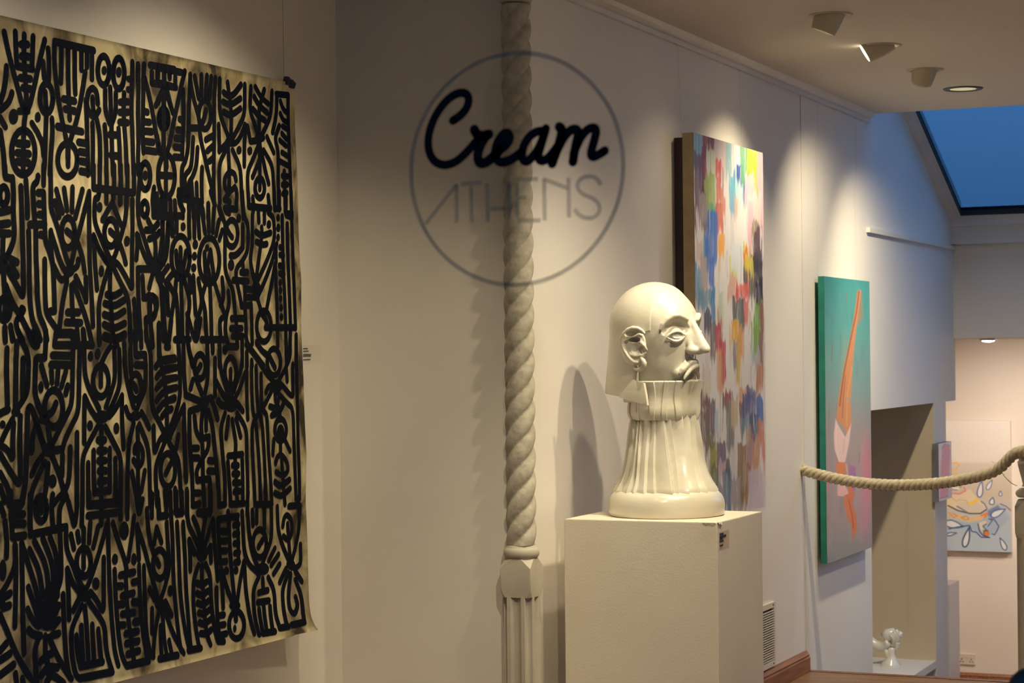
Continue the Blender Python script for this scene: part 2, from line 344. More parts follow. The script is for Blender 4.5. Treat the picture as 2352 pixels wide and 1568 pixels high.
# painted lines: traced polylines (crop origin, scale), o = open ring outline, d = solid dot, b = broad line
GLYPH = {
(0, 0, 3.92): """35,290 75,480 110,620 160,800 200,960 220,1000|400,360 350,560 310,760 270,930 240,1000|135,290 140,440 150,590|b150,595 290,620|295,330 290,480 285,620|215,315 212,480 220,640 230,780 235,900 230,1000 215,1100 210,1200|b185,400 245,400|b190,505 255,510|b180,700 270,710|b205,790 270,800|55,600 50,700 30,830 0,910|105,835 80,920 0,990|0,1060 45,1140|d118,1050,42,72|d337,1055,26,48|o415,885,58,132|405,830 410,950 415,1010|415,1040 410,1150 405,1300 400,1450 390,1568|430,440 440,560 435,720|385,560 395,700|o207,1370,105,200|210,1180 205,1568|b155,1290 250,1295|b150,1375 260,1385|b150,1455 255,1465|285,1110 340,1200 380,1290 390,1400|465,1070 470,1200 455,1400 445,1568|0,1180 30,1380 40,1568|b490,375 840,455|488,390 485,560 510,800 540,1000 570,1150|550,430 550,600 545,740|610,440 610,650 615,850|670,460 670,700 675,840|730,470 730,625|780,480 780,600|825,460 825,710|b570,890 670,910|b585,980 670,1000|615,860 625,1070|765,650 730,880 690,1080 650,1200 620,1300|b515,1138 735,1185|575,1160 600,1290|o605,1440,88,150|b610,1300 610,1420|610,1400 610,1490|o930,635,52,130|d935,635,22,42|o1067,662,50,138|d1067,650,24,50|990,790 995,950 995,1100|945,810 945,1000 985,1110|1040,840 1040,1010 1005,1110|1000,1110 1005,1300 1015,1568|b985,1210 1040,1215|b995,1395 1055,1405|878,930 870,830 830,785 790,830 775,930 800,1020 850,1060 890,990|830,880 835,980 845,1050|770,900 780,1100 785,1300 790,1568|870,1080 895,1200 900,1400 895,1568|830,1110 835,1300 830,1568|940,1130 955,1300 955,1568|1065,1160 1075,1350 1080,1568|b705,1280 780,1290|b715,1365 780,1375|b725,1450 780,1460|b725,1540 780,1550|1115,840 1110,1000 1115,1120 1130,1300 1140,1568|b1080,920 1150,915|b1075,1010 1150,1010|b1075,1100 1145,1105|1190,560 1185,800 1180,1000 1190,1200 1195,1400 1200,1568|1155,710 1185,715|1150,805 1180,810|1240,580 1245,800 1240,1000 1245,1250 1240,1450 1245,1568|1295,580 1290,700 1285,1000 1280,1200 1290,1370|1300,700 1350,900 1390,1120 1430,1370|b1290,1000 1325,1010|b1290,1095 1345,1100|b1300,1180 1365,1185|b1295,1270 1375,1280|b1300,1350 1400,1365|b1350,585 1568,625|1365,650 1365,740|b1365,745 1568,785|1420,650 1420,690|1475,640 1475,780 1470,960|1525,650 1525,690|1465,800 1400,950|1485,800 1550,1010|o1472,1065,42,85|1470,960 1470,1160|1468,1160 1470,1400|170,1000 250,1000""",
(360, 100, 3.92): """b0,215 220,260|b0,350 170,395|165,295 165,380|5,260 5,310|65,250 65,560|115,265 115,310|60,400 10,530|90,420 140,620|o60,680,40,90|62,600 60,760|60,770 62,980|250,250 210,420 160,660 110,920 80,1000|0,830 30,980 60,1010|235,420 240,600 235,800 225,1020|b205,680 235,690|b185,775 235,780|b170,850 230,855|b160,930 225,940|b155,1020 225,1025|o85,1190,75,190|b80,1000 85,1110|80,1000 80,1350|b30,1185 130,1190|300,280 290,500 285,750 280,950 255,1060 220,1120 225,1380|300,340 330,500 370,640|b285,760 370,760|340,295 375,490|400,285 400,465|450,290 440,475|488,300 475,485|525,310 515,500 515,900 510,1100 510,1300 515,1450|o430,640,55,130|b440,600 420,690 380,760|380,760 400,900 430,1020 460,1160 500,1330 515,1430|b440,865 500,830|b455,965 505,920|b470,1060 505,1030|565,320 560,500 570,650 620,780 650,860|635,350 655,500 670,650 665,850|b600,440 650,480 700,450 755,370|b595,525 660,555 750,495|b600,615 665,650 750,585|790,370 790,560 780,660 720,780 680,850|d655,885,45,45|555,730 560,900 560,970|560,970 600,920 640,890|790,730 770,800 720,890 680,900|800,740 785,900 785,1100|d738,960,22,40|d835,965,22,40|620,950 560,1080 560,1250 565,1430|640,940 650,1130|680,960 740,1090 755,1180 760,1350 780,1568|710,1230 700,1170 655,1150 610,1200 605,1290 650,1340 700,1290|650,1130 650,1330|b655,1330 610,1400|b610,1405 655,1425|700,1290 720,1330 715,1480|b715,1490 610,1480|620,1510 650,1530|845,390 835,600 880,730 915,840|885,390 940,490 1000,540|965,415 930,540|b875,480 920,560 990,620|b865,590 920,660 970,690|920,560 920,800|1035,430 1025,640 980,750 940,830|815,745 840,880|b840,880 920,870|990,840 1050,980|d925,850,48,42|910,920 860,1050 815,1150 815,1300 830,1470|b925,900 925,1040|925,1000 925,1180|940,1000 860,1200|930,930 980,1170 1005,1260|960,960 1040,1100 1050,1300 1060,1490|o925,1300,42,90|925,1250 925,1310|b830,1468 1020,1485|860,1390 870,1450|1000,1370 1010,1450|b1075,455 1180,465|1080,450 1075,640 1040,800|1180,470 1180,700 1190,1000 1200,1250 1210,1490|1110,520 1140,600 1170,620|1110,630 1135,690 1175,710|1100,740 1060,850 1090,960 1090,1200 1095,1490|b1065,1485 1105,1485|1130,745 1170,770|1125,810 1165,860|1105,870 1160,920|1125,980 1170,1010|1110,1060 1180,1100|1145,1150 1150,1350|b1130,1190 1172,1195|b1130,1270 1172,1270|b1135,1350 1168,1345|1150,1350 1155,1520|b1160,1530 1210,1530|1215,1520 1215,1568|b225,1395 405,1425|405,1120 400,1250 405,1420|365,940 355,1100 320,1200 285,1250 280,1390|325,850 315,1050 300,1130 245,1190 255,1300 265,1380|355,1260 360,1390|310,1250 320,1390|195,1320 200,1440 240,1500|40,1400 35,1520|75,1390 75,1520|120,1410 120,1520|160,1420 165,1520|b0,1545 220,1550|285,1430 290,1568|325,1440 330,1568|370,1440 370,1568|410,1480 420,1568|460,1450 460,1568|515,1480 510,1568|555,1470 580,1568|b75,420 60,430""",
(0, 380, 3.92): """40,0 45,100|b50,105 110,120|110,110 120,250 115,400 130,650 80,780 30,860|o30,270,36,78|b0,420 80,400|b0,530 75,520|b0,610 80,610|25,640 20,800|d5,890,65,85|b90,840 150,870|b95,900 150,990|230,130 240,300 245,460|185,190 195,500 205,800 210,1100 205,1190 150,1080 60,930|30,980 40,1150|340,95 330,150 290,180 300,350 310,500|390,0 390,170|b265,530 400,530|b340,245 385,245|390,245 395,400 400,560 405,680 440,770 470,870 480,1000 490,1310|b450,1310 485,1310|b345,345 385,350|b350,440 390,445|b360,620 395,630|255,590 260,800 260,1000 265,1200 285,1390 340,1500 360,1568|320,560 320,800 330,1000 335,1200 350,1350 400,1450 420,1568|400,850 400,1100 410,1300 430,1360 500,1460 530,1500|455,590 455,750 470,870|455,600 500,740 540,870 590,960|480,900 545,1040 600,1000|450,0 455,200 455,390 490,480 530,600 590,820 620,900|505,220 560,420|490,325 530,460|575,210 600,400|650,200 645,410|740,220 675,470|o610,605,60,135|b600,590 660,640|d672,660,30,34|800,240 760,400 720,560 680,700 640,880|800,260 800,600 805,900 820,1150 835,1440|700,700 740,820 760,960|d620,950,48,52|700,850 700,900 650,940|600,1040 560,1230 530,1480|640,1080 650,1300 655,1400|660,1060 730,1250 780,1400 820,1568|680,1000 760,1170 775,1240 770,1010|b605,1320 705,1320|b595,1410 725,1415|b510,1510 640,1500|655,1505 660,1568|690,1470 700,1568|745,1480 750,1568|840,0 840,200|b840,200 1200,245|895,0 895,190|955,0 960,200|1025,0 1025,210|1085,0 1085,215|1145,0 1145,220|1205,0 1205,240|890,240 880,300 850,290 845,500 900,640 960,780 1000,860|955,250 955,330|1015,250 1020,290|1080,260 1080,340|1140,260 1130,480 1090,620 1050,760 1010,860|1010,330 920,490|1010,330 1085,530|d893,375,26,48|o995,605,58,120|b990,590 1060,660|d1060,665,32,36|1190,310 1190,600 1185,850 1185,1020 1190,1120 1130,1000 1060,880 1010,860|d1000,865,45,42|d1140,680,26,48|1075,700 1110,800 1130,880|840,630 850,850 870,1110|845,640 890,760 960,870|d910,950,24,52|980,900 920,1100 885,1250 890,1568|990,920 985,1150 1000,1300 1010,1500 1030,1568|1020,920 1080,1050 1150,1180 1165,1350 1170,1568|b960,1160 1020,1175 1080,1140|b940,1240 1020,1270 1115,1210|b935,1340 1020,1370 1115,1310|b935,1430 1020,1470 1120,1420|b940,1530 1030,1560 1120,1515|1205,1210 1220,1400 1225,1568|o1305,95,45,120|d1305,90,24,46|o1300,390,28,64|1255,0 1255,150 1240,300 1240,480 1290,640 1340,800 1370,870|1385,200 1370,300 1380,440|b1380,452 1568,465|1410,260 1415,440|1450,300 1455,440|1490,300 1490,440|1530,320 1535,440|1330,490 1370,570|b1310,580 1370,580 1420,520|b1340,660 1400,640 1430,600|1380,590 1400,720 1395,850|1460,500 1460,650 1430,850|1510,520 1500,700 1470,880|1545,480 1555,620|1230,620 1235,730 1225,840|1240,630 1280,770 1340,890|d1395,915,60,50|b1240,930 1350,930|1240,940 1240,1100 1250,1300 1265,1568|1280,1000 1290,1190|b1290,1190 1370,1175|1370,1170 1410,1200 1410,1290 1370,1360|b1310,1380 1370,1370|1310,1380 1315,1568|1370,980 1340,1100|1350,1180 1350,1370 1365,1568|b1510,910 1460,980|b1545,980 1490,1050|b1400,950 1450,1090|1450,1090 1460,1300 1470,1568|1500,1090 1510,1330|1425,1430 1430,1568|1540,1400 1520,1568|d1440,1010,40,60|o38,1290,52,100|35,1210 45,1250 40,1320|190,1285 215,1295 175,1360 140,1400 150,1480 200,1568|50,1080 110,1240 180,1350 250,1490 300,1568|40,1455 45,1568|92,1445 110,1568""",
(340, 440, 3.92): """560,0 600,120|480,150 510,370|540,110 545,360|590,150 580,360|635,260 610,390|665,350 640,430|370,100 365,250 370,410|410,110 415,250 415,410|455,110 450,250 460,410|270,40 310,150 310,230|130,250 130,400 125,560 80,660|180,280 175,450 160,600 100,690|215,260 215,390|255,260 255,360|d313,315,22,40|o290,590,82,190|290,510 290,740|250,540 255,650 285,720|340,540 325,640 300,720|d290,690,42,60|d285,750,34,50|d423,475,24,44|d415,580,22,40|d408,685,24,40|o548,620,92,205|d528,505,18,34|505,550 515,760|560,530 525,700|560,530 590,760|540,700 560,790|b520,790 590,800|640,140 690,290 730,380 755,410|690,290 690,500|o750,375,55,120|690,480 690,730 760,870 775,1000 785,1130|d813,240,20,42|845,0 860,220 900,300 900,520 850,620 790,690 790,780|850,300 850,500|b850,500 790,575 740,575|d745,660,28,52|b835,725 890,725|b765,795 895,805|850,640 855,720|b885,875 925,880|b890,950 985,950|800,820 820,920 840,1030|b840,1030 920,1020|925,1010 930,1150 935,1370|870,830 870,1000|870,1060 880,1200 880,1350 950,1450 1040,1568|900,20 905,130|b905,130 1100,150|940,50 945,120|1080,40 1085,120|945,170 935,220 940,450 915,620 945,750 960,830|990,170 995,270|1045,170 1045,280|1080,190 1130,230 1140,430 1060,640 970,830|d1085,295,20,40|1020,320 1025,400|b970,360 1020,400 1100,370|b975,450 1030,480 1065,470|1020,400 1010,500 970,790|1155,470 1110,640 1050,800 990,930|1150,480 1150,630|d970,870,42,65|960,870 980,960 1010,1050|1140,650 1110,830 1085,950 1060,1080|1145,660 1150,850 1160,1050 1160,1200 1165,1390|o1040,1210,65,140|b1010,1080 1060,1150 1070,1200|b1055,1222 1320,1222|1135,0 1140,160|1180,0 1180,160|d1168,235,16,34|d1170,325,18,40|d1168,412,16,36|1240,20 1240,200|b1245,215 1290,225|1290,220 1300,500 1310,800 1320,1100 1325,1230|1285,0 1290,160|1205,220 1210,450 1215,700 1230,1000 1235,1210 1240,1440 1245,1568|1250,290 1255,500 1265,800 1275,1100 1280,1240 1275,1400 1260,1520|b1185,500 1210,505|b1185,570 1215,575|b1180,665 1215,670|b1185,735 1220,740|d1187,820,16,34|d1189,888,16,34|d1190,962,16,34|d1195,1045,17,34|d1198,1128,18,36|1330,1290 1330,1568|190,840 230,920|250,800 240,920 210,1100 180,1370|130,870 140,1100 150,1250 165,1390|b160,1395 185,1395|165,880 180,1100|295,790 300,1000 305,1300|250,930 265,1100 270,1310|325,800 370,950 370,1050 350,1150 355,1310|370,760 380,900|405,760 415,950 425,1100|450,790 480,950 480,1020 430,1180|350,1100 430,1390 470,1150|b240,1330 370,1330|b480,1330 680,1330|510,850 480,950 510,1050 520,1250 525,1310|555,850 560,1000 570,1310|600,830 640,960 670,1050 690,1120 640,1150 650,1310|665,780 680,950 650,1020|720,900 730,1000 700,1120 690,1250 720,1390|b750,1140 870,1140|b745,1230 840,1230|b760,1300 850,1300|790,1150 800,1390|b725,1390 800,1395|845,1300 845,1568|270,1350 280,1568|315,1380 320,1568|355,1360 370,1450 400,1568|b430,1180 430,1330|530,1350 535,1568|575,1360 580,1440|640,1350 640,1568|d690,1420,22,42|0,930 40,940 70,1030 60,1130 0,1160|10,930 10,1150|20,1160 40,1390|95,1190 100,1450 110,1500|975,1350 1020,1430 1080,1470|885,1440 890,1568|930,1520 935,1568""",
(0, 760, 3.92): """40,0 45,90|100,0 115,70|160,0 200,100 255,220 250,450 240,560 180,660 130,720|250,0 300,130 340,140 340,60 300,0|410,0 410,120 400,240|b400,240 330,240|320,250 315,350 310,570 350,680 400,780|60,160 55,350 65,660|150,100 140,300 140,500 135,700|205,250 200,450 205,600|b0,740 70,705|d20,840,26,38|d140,725,40,44|110,790 60,880 10,990|120,830 110,1000 115,1170 60,1060 0,1030|180,770 175,1000 180,1200 180,1400 100,1280 0,1110|200,1500 230,1350 240,1000 245,700 270,670 310,760 350,900 400,1050|0,1280 80,1430 90,1568|0,1400 40,1530|b520,25 640,25|650,30 650,60|500,20 490,110|b490,125 830,125|690,0 700,100|750,0 760,100|800,0 825,120|b470,217 640,222|b455,300 640,305|655,150 650,400 645,650 600,750 500,950 450,1050|370,310 420,490|460,355 465,460|520,355 510,470|590,360 550,500|d365,505,24,55|b605,495 590,560|o480,695,82,165|b500,650 470,730 430,750|d390,790,45,42|325,840 290,950 285,1080|430,870 450,1000|d440,1065,60,62|715,180 710,400 705,730 640,850 580,980 560,1060|b560,1060 470,1075|380,1120 320,1200 285,1290|400,1180 330,1320 280,1450 270,1568|430,1200 420,1350 400,1480|d470,1350,36,62|470,1130 530,1280 560,1400 600,1500|560,1110 555,1300|630,1050 620,1350 580,1440 520,1500 470,1568|690,920 690,1200 690,1568|310,1568 330,1500 370,1480 410,1530|b80,1560 200,1545|o905,450,70,140|905,370 905,490|905,300 950,200 990,140|755,150 760,400 800,520 850,620 890,700|1025,140 1035,420 1000,540 950,680|1070,170 1075,350 1075,500 1010,660 960,750|d812,225,24,47|d877,205,24,50|d915,770,62,58|760,590 755,800 755,1000|765,600 810,700 870,790|1095,580 1040,700 980,770|1095,590 1095,800 1110,1050|d807,850,26,48|d1045,875,26,52|880,850 800,1000 740,1130 740,1350 740,1568|910,860 910,1500|945,860 1020,1000 1085,1130 1085,1350 1085,1568|b880,980 940,980|b885,1075 945,1075|b885,1165 945,1165|b890,1255 950,1255|b890,1350 945,1345|840,1080 840,1300 850,1450|985,1060 985,1300 985,1440|b850,1450 985,1430|790,1190 790,1400 795,1560|1035,1150 1040,1400 1035,1520|b800,1560 1040,1535|1115,110 1125,350 1150,500 1200,680|1170,160 1180,400|o1220,500,50,115|b1200,480 1225,530|1215,0 1220,210|b1230,215 1300,210|1305,210 1310,400 1300,540 1260,620 1220,730|b1220,305 1310,305|1265,0 1270,140|1175,0 1175,110|890,0 895,110|1040,90 1055,130|b935,50 1030,85 1120,40|d1220,760,48,44|1130,690 1150,760 1200,790|1270,730 1310,800 1340,870|1200,830 1160,1000 1150,1130 1145,1300 1145,1568|1235,870 1240,990|1250,840 1310,980 1340,1100 1350,1568|1210,1090 1210,1040 1240,1000 1285,1080 1280,1180 1240,1230 1200,1160|1240,990 1240,1400|1185,1270 1220,1450|1300,1260 1270,1440|b1245,1440 1245,1568|1310,0 1330,120 1355,200 1360,450 1365,680 1420,800 1470,900|1360,50 1365,140|1425,0 1430,230|b1400,320 1440,260 1568,240|b1410,410 1450,360 1568,330|b1410,510 1460,450 1568,420|b1410,620 1460,550 1568,510|b1420,710 1470,640 1568,600|b1455,770 1490,720 1540,700|1440,250 1480,450 1500,650 1500,850|1480,0 1500,150 1530,0|d1500,920,50,60|1380,860 1385,1120 1430,980 1470,940|1480,1000 1420,1150 1395,1250 1410,1568|o1508,1250,66,150|b1545,1170 1490,1280|1480,1440 1490,1568|1525,1460 1530,1568""",
(340, 780, 3.92): """270,0 280,200 285,350 285,520 240,680 180,830|b240,175 150,190|b250,250 150,262|b250,340 150,355|b250,430 160,450|b235,530 160,550|205,630 165,640|315,50 320,300 335,480|b335,495 460,550|355,0 370,120 420,260|320,590 260,720 200,860|320,600 325,900 340,1270|d160,880,55,50|270,860 250,980|190,930 250,1040 275,1100 290,1350 300,1568|240,1340 245,1540|345,1350 345,1568|b240,1545 300,1545|o465,240,50,110|b470,230 440,280|400,360 380,440|430,350 480,480|530,0 535,200 535,350 510,480|580,0 580,110|d500,565,46,58|b500,545 565,520|565,520 600,620 625,710|b460,610 375,640|370,640 370,900 395,1200 400,1490|415,690 430,830 470,890|b470,890 540,875|545,870 540,980 480,1080 430,1180 440,1260|b440,1265 540,1250|550,1250 560,1350 555,1560|b555,1560 450,1560|490,640 475,750 480,870|480,870 490,1000 490,1230 500,1400 505,1490|520,650 520,810|540,640 580,780 600,1000 630,1300 640,1490|b400,975 445,975|b400,1062 450,1062|b545,1085 600,1090|b540,1180 600,1180|b410,1378 460,1378|b400,1490 460,1475|b640,1490 690,1480|640,0 645,250 690,400 720,500|600,170 600,350 600,500|610,370 660,470 720,560|845,0 845,240 800,360 770,460|d690,90,22,42|b720,60 800,60|o740,290,52,130|740,270 740,420|d740,470,30,70|d745,575,62,75|b630,545 660,590 720,600|b800,570 850,640|885,110 885,300 885,480 895,710|870,300 820,450 770,540|690,660 650,790 665,1000 690,1250 690,1470|720,700 700,880|755,720 790,930 780,1040|790,710 830,870|800,660 885,800 885,1000 895,1300 890,1568|b720,1045 845,1030|780,1040 800,1470|b760,1130 805,1130|b765,1205 810,1205|b770,1285 820,1285|b775,1365 825,1360|715,1100 730,1300 740,1470|845,1080 850,1300 850,1460|b740,1480 860,1470|930,190 930,400 940,650 960,700|970,240 975,450 990,640|1015,310 1020,600|880,40 980,170 1060,300 1130,380|975,30 1020,100 1080,150|o1130,200,60,120|b1090,150 1140,250|1240,0 1250,170|1275,0 1280,150 1230,270 1180,350|1240,230 1250,370|1300,220 1300,400 1305,530 1200,400 1160,380|d1150,415,58,60|b1060,470 1080,420 1120,410|1110,460 1050,580 980,680 930,770 940,1100 960,1480|1160,470 1240,560 1305,620 1310,900 1320,1200 1330,1430|1330,0 1335,300 1345,600 1350,1000 1360,1430|b1330,1430 1360,1430|1040,640 1070,680 1080,1000 1100,1250 1110,1460|1010,680 1030,800 1050,1200 1060,1460|970,760 990,1000 1010,1460|b960,1482 1110,1478|1140,470 1145,560 1170,600|b1095,600 1150,620 1170,540|b1110,680 1180,650 1215,580|1185,650 1185,720|o1190,810,52,100|d1190,830,34,70|1130,900 1120,1030|1230,900 1275,1000|1190,900 1190,1020|1145,1110 1160,1050 1200,1030 1250,1100 1260,1180 1210,1230 1150,1190|1200,1080 1215,1300 1230,1480|b1140,1280 1190,1320 1270,1260|b1140,1380 1200,1410 1275,1340|b1265,1500 1360,1490|1365,1490 1365,1568""",
(0, 1130, 3.58): """20,20 45,70|0,100 30,190|85,0 90,200 100,370|b100,105 170,105|b105,180 190,180|b110,262 195,258|b100,370 200,355|195,0 190,50|245,20 245,200 250,350|b250,348 530,285|o335,140,45,98|b330,60 335,160|430,20 420,100 430,270|530,40 485,130 485,270|560,80 590,200 610,290 630,150 630,0|675,0 670,270|540,280 540,400 550,490 600,600 640,720 680,790|730,0 725,110|b725,110 955,88|955,85 955,0|b720,192 955,165|830,0 830,260|40,240 55,400 50,530|120,430 125,600 60,750 0,840|125,440 130,700 120,1100|175,420 180,700 185,1000 195,1320|180,430 240,620 290,780 330,950|240,470 320,640 350,860|280,400 380,600 400,850|350,380 430,580 440,850|410,370 465,520 470,850|490,300 500,560 500,720 450,850|230,780 270,900 310,1020|d385,1010,78,130|d420,840,60,110|225,960 270,1060 320,1100|b480,930 440,1020|b480,1050 430,1110|b235,1130 270,1170 330,1180|b480,1160 420,1180|b20,870 80,830|b20,950 75,930|d10,900,30,60|d20,640,30,90|0,1010 60,1150 130,1330 220,1480 280,1568|320,1180 280,1300 290,1400 300,1568|370,1180 370,1350|400,1190 470,1350 560,1500 585,1530|b330,1390 380,1340 430,1320|b340,1500 390,1430 470,1440|b380,1560 420,1490 520,1568|b380,1350 400,1500|b0,1300 50,1240|b0,1380 80,1325|b0,1500 110,1415|125,1490 135,1568|180,1530 190,1568|515,840 525,1100 540,1350 570,1520|580,350 605,460|635,330 645,400|685,300 685,450|740,250 730,410|805,280 765,450|o685,575,58,118|685,490 685,620|b640,660 690,690|885,230 840,400 780,600 720,770 680,830|885,240 890,500 900,800 920,1100 940,1300 970,1420|550,630 560,800 565,1040|555,640 600,760 660,830|d690,850,60,52|d785,750,30,52|850,540 850,800 850,1000 790,880 740,820|b640,890 600,970|670,930 600,1080 580,1170 590,1350 620,1500 650,1530|b650,1530 920,1475|920,1470 870,1300 860,1100 800,1000 720,890|695,940 710,1100 725,1390|625,1180 640,1350 660,1420|665,1100 680,1390|755,1090 770,1370|805,1130 830,1380|b660,1432 840,1392|925,250 970,400 1020,540 1040,640|1100,200 1080,370 1050,560|d1018,315,38,76|d942,550,25,46|d1098,550,23,50|1125,270 1140,550|1130,290 1180,440 1220,600 1290,850|1030,650 1040,900 1060,1100 1100,1380|b985,682 1100,655|b960,772 1000,770|b1000,852 1095,828|b970,922 1010,920|b1000,1002 1100,987|b985,1092 1020,1090|b1030,1162 1130,1142|b1035,1242 1135,1222|b1045,1332 1140,1302|b1090,740 1130,730|b1090,900 1130,900|b1100,1065 1140,1060|940,640 950,900 970,1150 1000,1350 1040,1430|b1040,1425 1220,1382|1220,1380 1170,1150 1150,900 1140,600|1180,610 1190,900 1200,1150 1240,1350 1260,1350|1205,140 1220,350 1260,500|1285,290 1265,420|1285,290 1325,410|o1310,590,55,118|b1285,560 1305,600|1250,20 1245,200|1115,0 1140,200 1170,60|b1140,0 1145,100|1300,60 1310,200|b1310,200 1370,190|980,0 990,210|1045,0 1045,210""",
(340, 1130, 3.58): """20,0 30,200|75,0 85,200|b85,200 140,190|145,190 150,0|180,0 185,150 200,400 205,700 230,1000 270,1300|230,0 235,180|b235,180 280,170|280,165 275,0|150,250 165,500 175,620 130,800 100,880|235,250 250,500 260,800 280,1000 330,1260|285,250 300,500 310,800 330,1050 350,1270|b330,1300 430,1280|d180,810,22,47|d100,920,46,46|10,790 50,880|b140,900 190,1010|90,970 60,1100 40,1350|115,980 130,1200 150,1330|130,950 190,1130 260,1270 290,1320|30,960 30,1150|b90,1370 240,1338|170,1220 190,1320|100,1100 110,1350|320,0 320,250 380,370 420,450|370,210 410,300 430,420|470,200 450,320 440,450|530,220 490,350 460,450|535,230 545,450 560,600 570,720|d440,505,46,62|335,390 345,520 345,640|b340,400 380,500|510,440 515,570|b510,450 470,500|410,600 370,720 370,950 400,1180 420,1280|440,600 440,750|470,590 510,680 515,900 540,1100 570,1220|b575,1225 620,1225|445,740 455,900 470,1100 490,1200 510,1250|b400,745 440,765 480,735|b400,830 440,850 490,810|b405,910 450,930 495,890|b415,990 460,1005 500,965|b420,1070 460,1085 510,1045|b430,1160 480,1165 515,1130|b410,165 510,155|515,150 515,0|655,160 655,190|b575,222 735,195|575,220 580,400 590,580|b600,320 640,320|b600,400 640,400|b600,480 640,480|b600,572 640,567|660,220 670,450 690,700 710,900|730,200 740,400 740,580|b705,270 740,265|b705,345 740,340|b708,420 740,420|b712,500 745,495|b712,577 745,572|d640,645,22,36|d720,640,20,36|595,620 610,800 615,950|600,630 650,800 690,900|785,570 750,750 730,900|790,580 800,800 830,1000 870,1160|770,160 780,350 790,500 830,600 900,660|820,0 810,120 830,350|d710,930,46,42|o725,1090,62,112|b715,960 720,1050|d710,1120,14,32|560,790 565,1000 590,1220|b590,1012 620,1007|b595,1092 625,1087|b600,1172 640,1162|855,150 860,270|890,150 890,250|955,130 955,300|1010,130 1015,380 970,500 940,580|o915,420,55,115|b940,390 905,450|b830,350 850,480 900,620|d940,630,52,52|1040,460 990,560|1070,510 1010,600|1080,590 1030,670|910,690 860,800 870,1000 910,1170|940,710 945,800|985,700 1035,800 1045,1000 1080,1110|b1080,1115 1150,1102|b910,825 980,805|b900,905 990,890|945,900 970,1120|910,960 940,1150|1000,940 1020,1120|b940,1160 1040,1142|1060,120 1065,300 1100,430 1150,550|1105,280 1115,210 1140,180 1180,230 1180,340 1150,400 1110,360|1145,260 1155,400 1165,530|b1160,112 1240,107|1240,105 1240,300 1210,450 1180,560|1250,430 1255,580 1220,620 1180,620|d1170,595,36,42|1130,630 1080,740|b1210,650 1260,730|1150,660 1100,800 1110,950 1140,1100|1170,670 1150,850 1160,960 1200,1010 1230,930 1210,860|1210,720 1260,850 1280,1060|b1280,1065 1180,1090""",
}
INK = MB()
def chaikin(P, n=2):
    for _ in range(n):
        if len(P) < 3: return P
        Q = [P[0]]
        for a, b in zip(P[:-1], P[1:]): Q += [.78 * a + .22 * b, .22 * a + .78 * b]
        Q.append(P[-1]); P = Q
    return P
def ink_line(pxs, wd, closed=False):
    P = [cpt(x, y)[1:] for x, y in pxs]           # cloth coordinates (Y, Z)
    if not closed: P = chaikin(P)
    Q = [P[0]]
    for a, b in zip(P[:-1], P[1:]):
        k = max(1, int(np.linalg.norm(b - a) / .03))
        Q += [a + (b - a) * (i + 1) / k for i in range(k)]
    h = wd / 2
    lift = lambda yz: (CVX + float(cdisp(yz[0], yz[1])) + .0016, yz[0], yz[1])
    for i, q in enumerate(Q):
        if i < len(Q) - 1:
            d = Q[i + 1] - q; l = np.linalg.norm(d)
            if l > 1e-6:
                nrm = np.array([-d[1], d[0]]) / l * h
                INK.add([lift(v) for v in (q - nrm, Q[i + 1] - nrm, Q[i + 1] + nrm, q + nrm)], [(0, 1, 2, 3)])
        ends = (i == 0 or i == len(Q) - 1) and not closed
        INK.add([lift(q + h * np.array([math.cos(a), math.sin(a)])) for a in np.linspace(0, 2 * PI, 12 if ends else 8, False)], [tuple(range(12 if ends else 8))])
def ink_dot(c, rx, ry):
    INK.add([(lambda P: (CVX + float(cdisp(P[1], P[2])) + .0016, P[1], P[2]))(cpt(c[0] + rx * math.cos(a), c[1] + ry * math.sin(a))) for a in np.linspace(0, 2 * PI, 20, False)], [tuple(range(20))])
LW = .0176
for (ox, oy, sc_), txt in GLYPH.items():
    for st in txt.split('|'):
        kind = st[0] if st[0] in 'odb' else ''
        body = st[1:] if kind else st
        if kind in ('o', 'd'):
            a = [float(v) for v in body.split(',')]; c = (ox + a[0] / sc_, oy + a[1] / sc_); rx = a[2] / sc_; ry = a[3] / sc_
            if kind == 'd': ink_dot(c, rx, ry)
            else: ink_line([(c[0] + rx * math.cos(t), c[1] + ry * math.sin(t)) for t in np.linspace(0, 2 * PI, 29)], LW * 1.05, True)
        else:
            pts = [tuple(float(v) for v in q.split(',')) for q in body.split()]
            ink_line([(ox + x / sc_, oy + y / sc_) for x, y in pts], LW * (1.1 if kind == 'b' else 1.0))
INK.F = [f[::-1] if False else f for f in INK.F]
INK.mk('painted_linework', inkm, hang, label='black painted glyph lines')
# clips and cord at the top right corner
steel = mat('black_clip_steel', (26, 24, 22), rough=.4)
for (x, y, s_) in ((659, 184, .011), (668, 191, .013)):
    P = cpt(x, y)
    b = MB().loft([[(P[0] + dx, P[1] + sx * s_ * wv, P[2] + dz) for sx, dx in ((-1, -.006), (1, -.006), (1, hh), (-1, hh))] for dz, wv, hh in ((-.014, .9, .006), (0, 1, .010), (.010, .55, .004))])
    b.mk('clip', steel, hang)
P = cpt(657, 186)
MB().tube([(CVX - .01, P[1], P[2]), (CVX - .012, P[1], CEIL - .01)], .0007, 5).mk('hanging_wire', mat('nylon_wire', (150, 140, 115), rough=.4), hang)
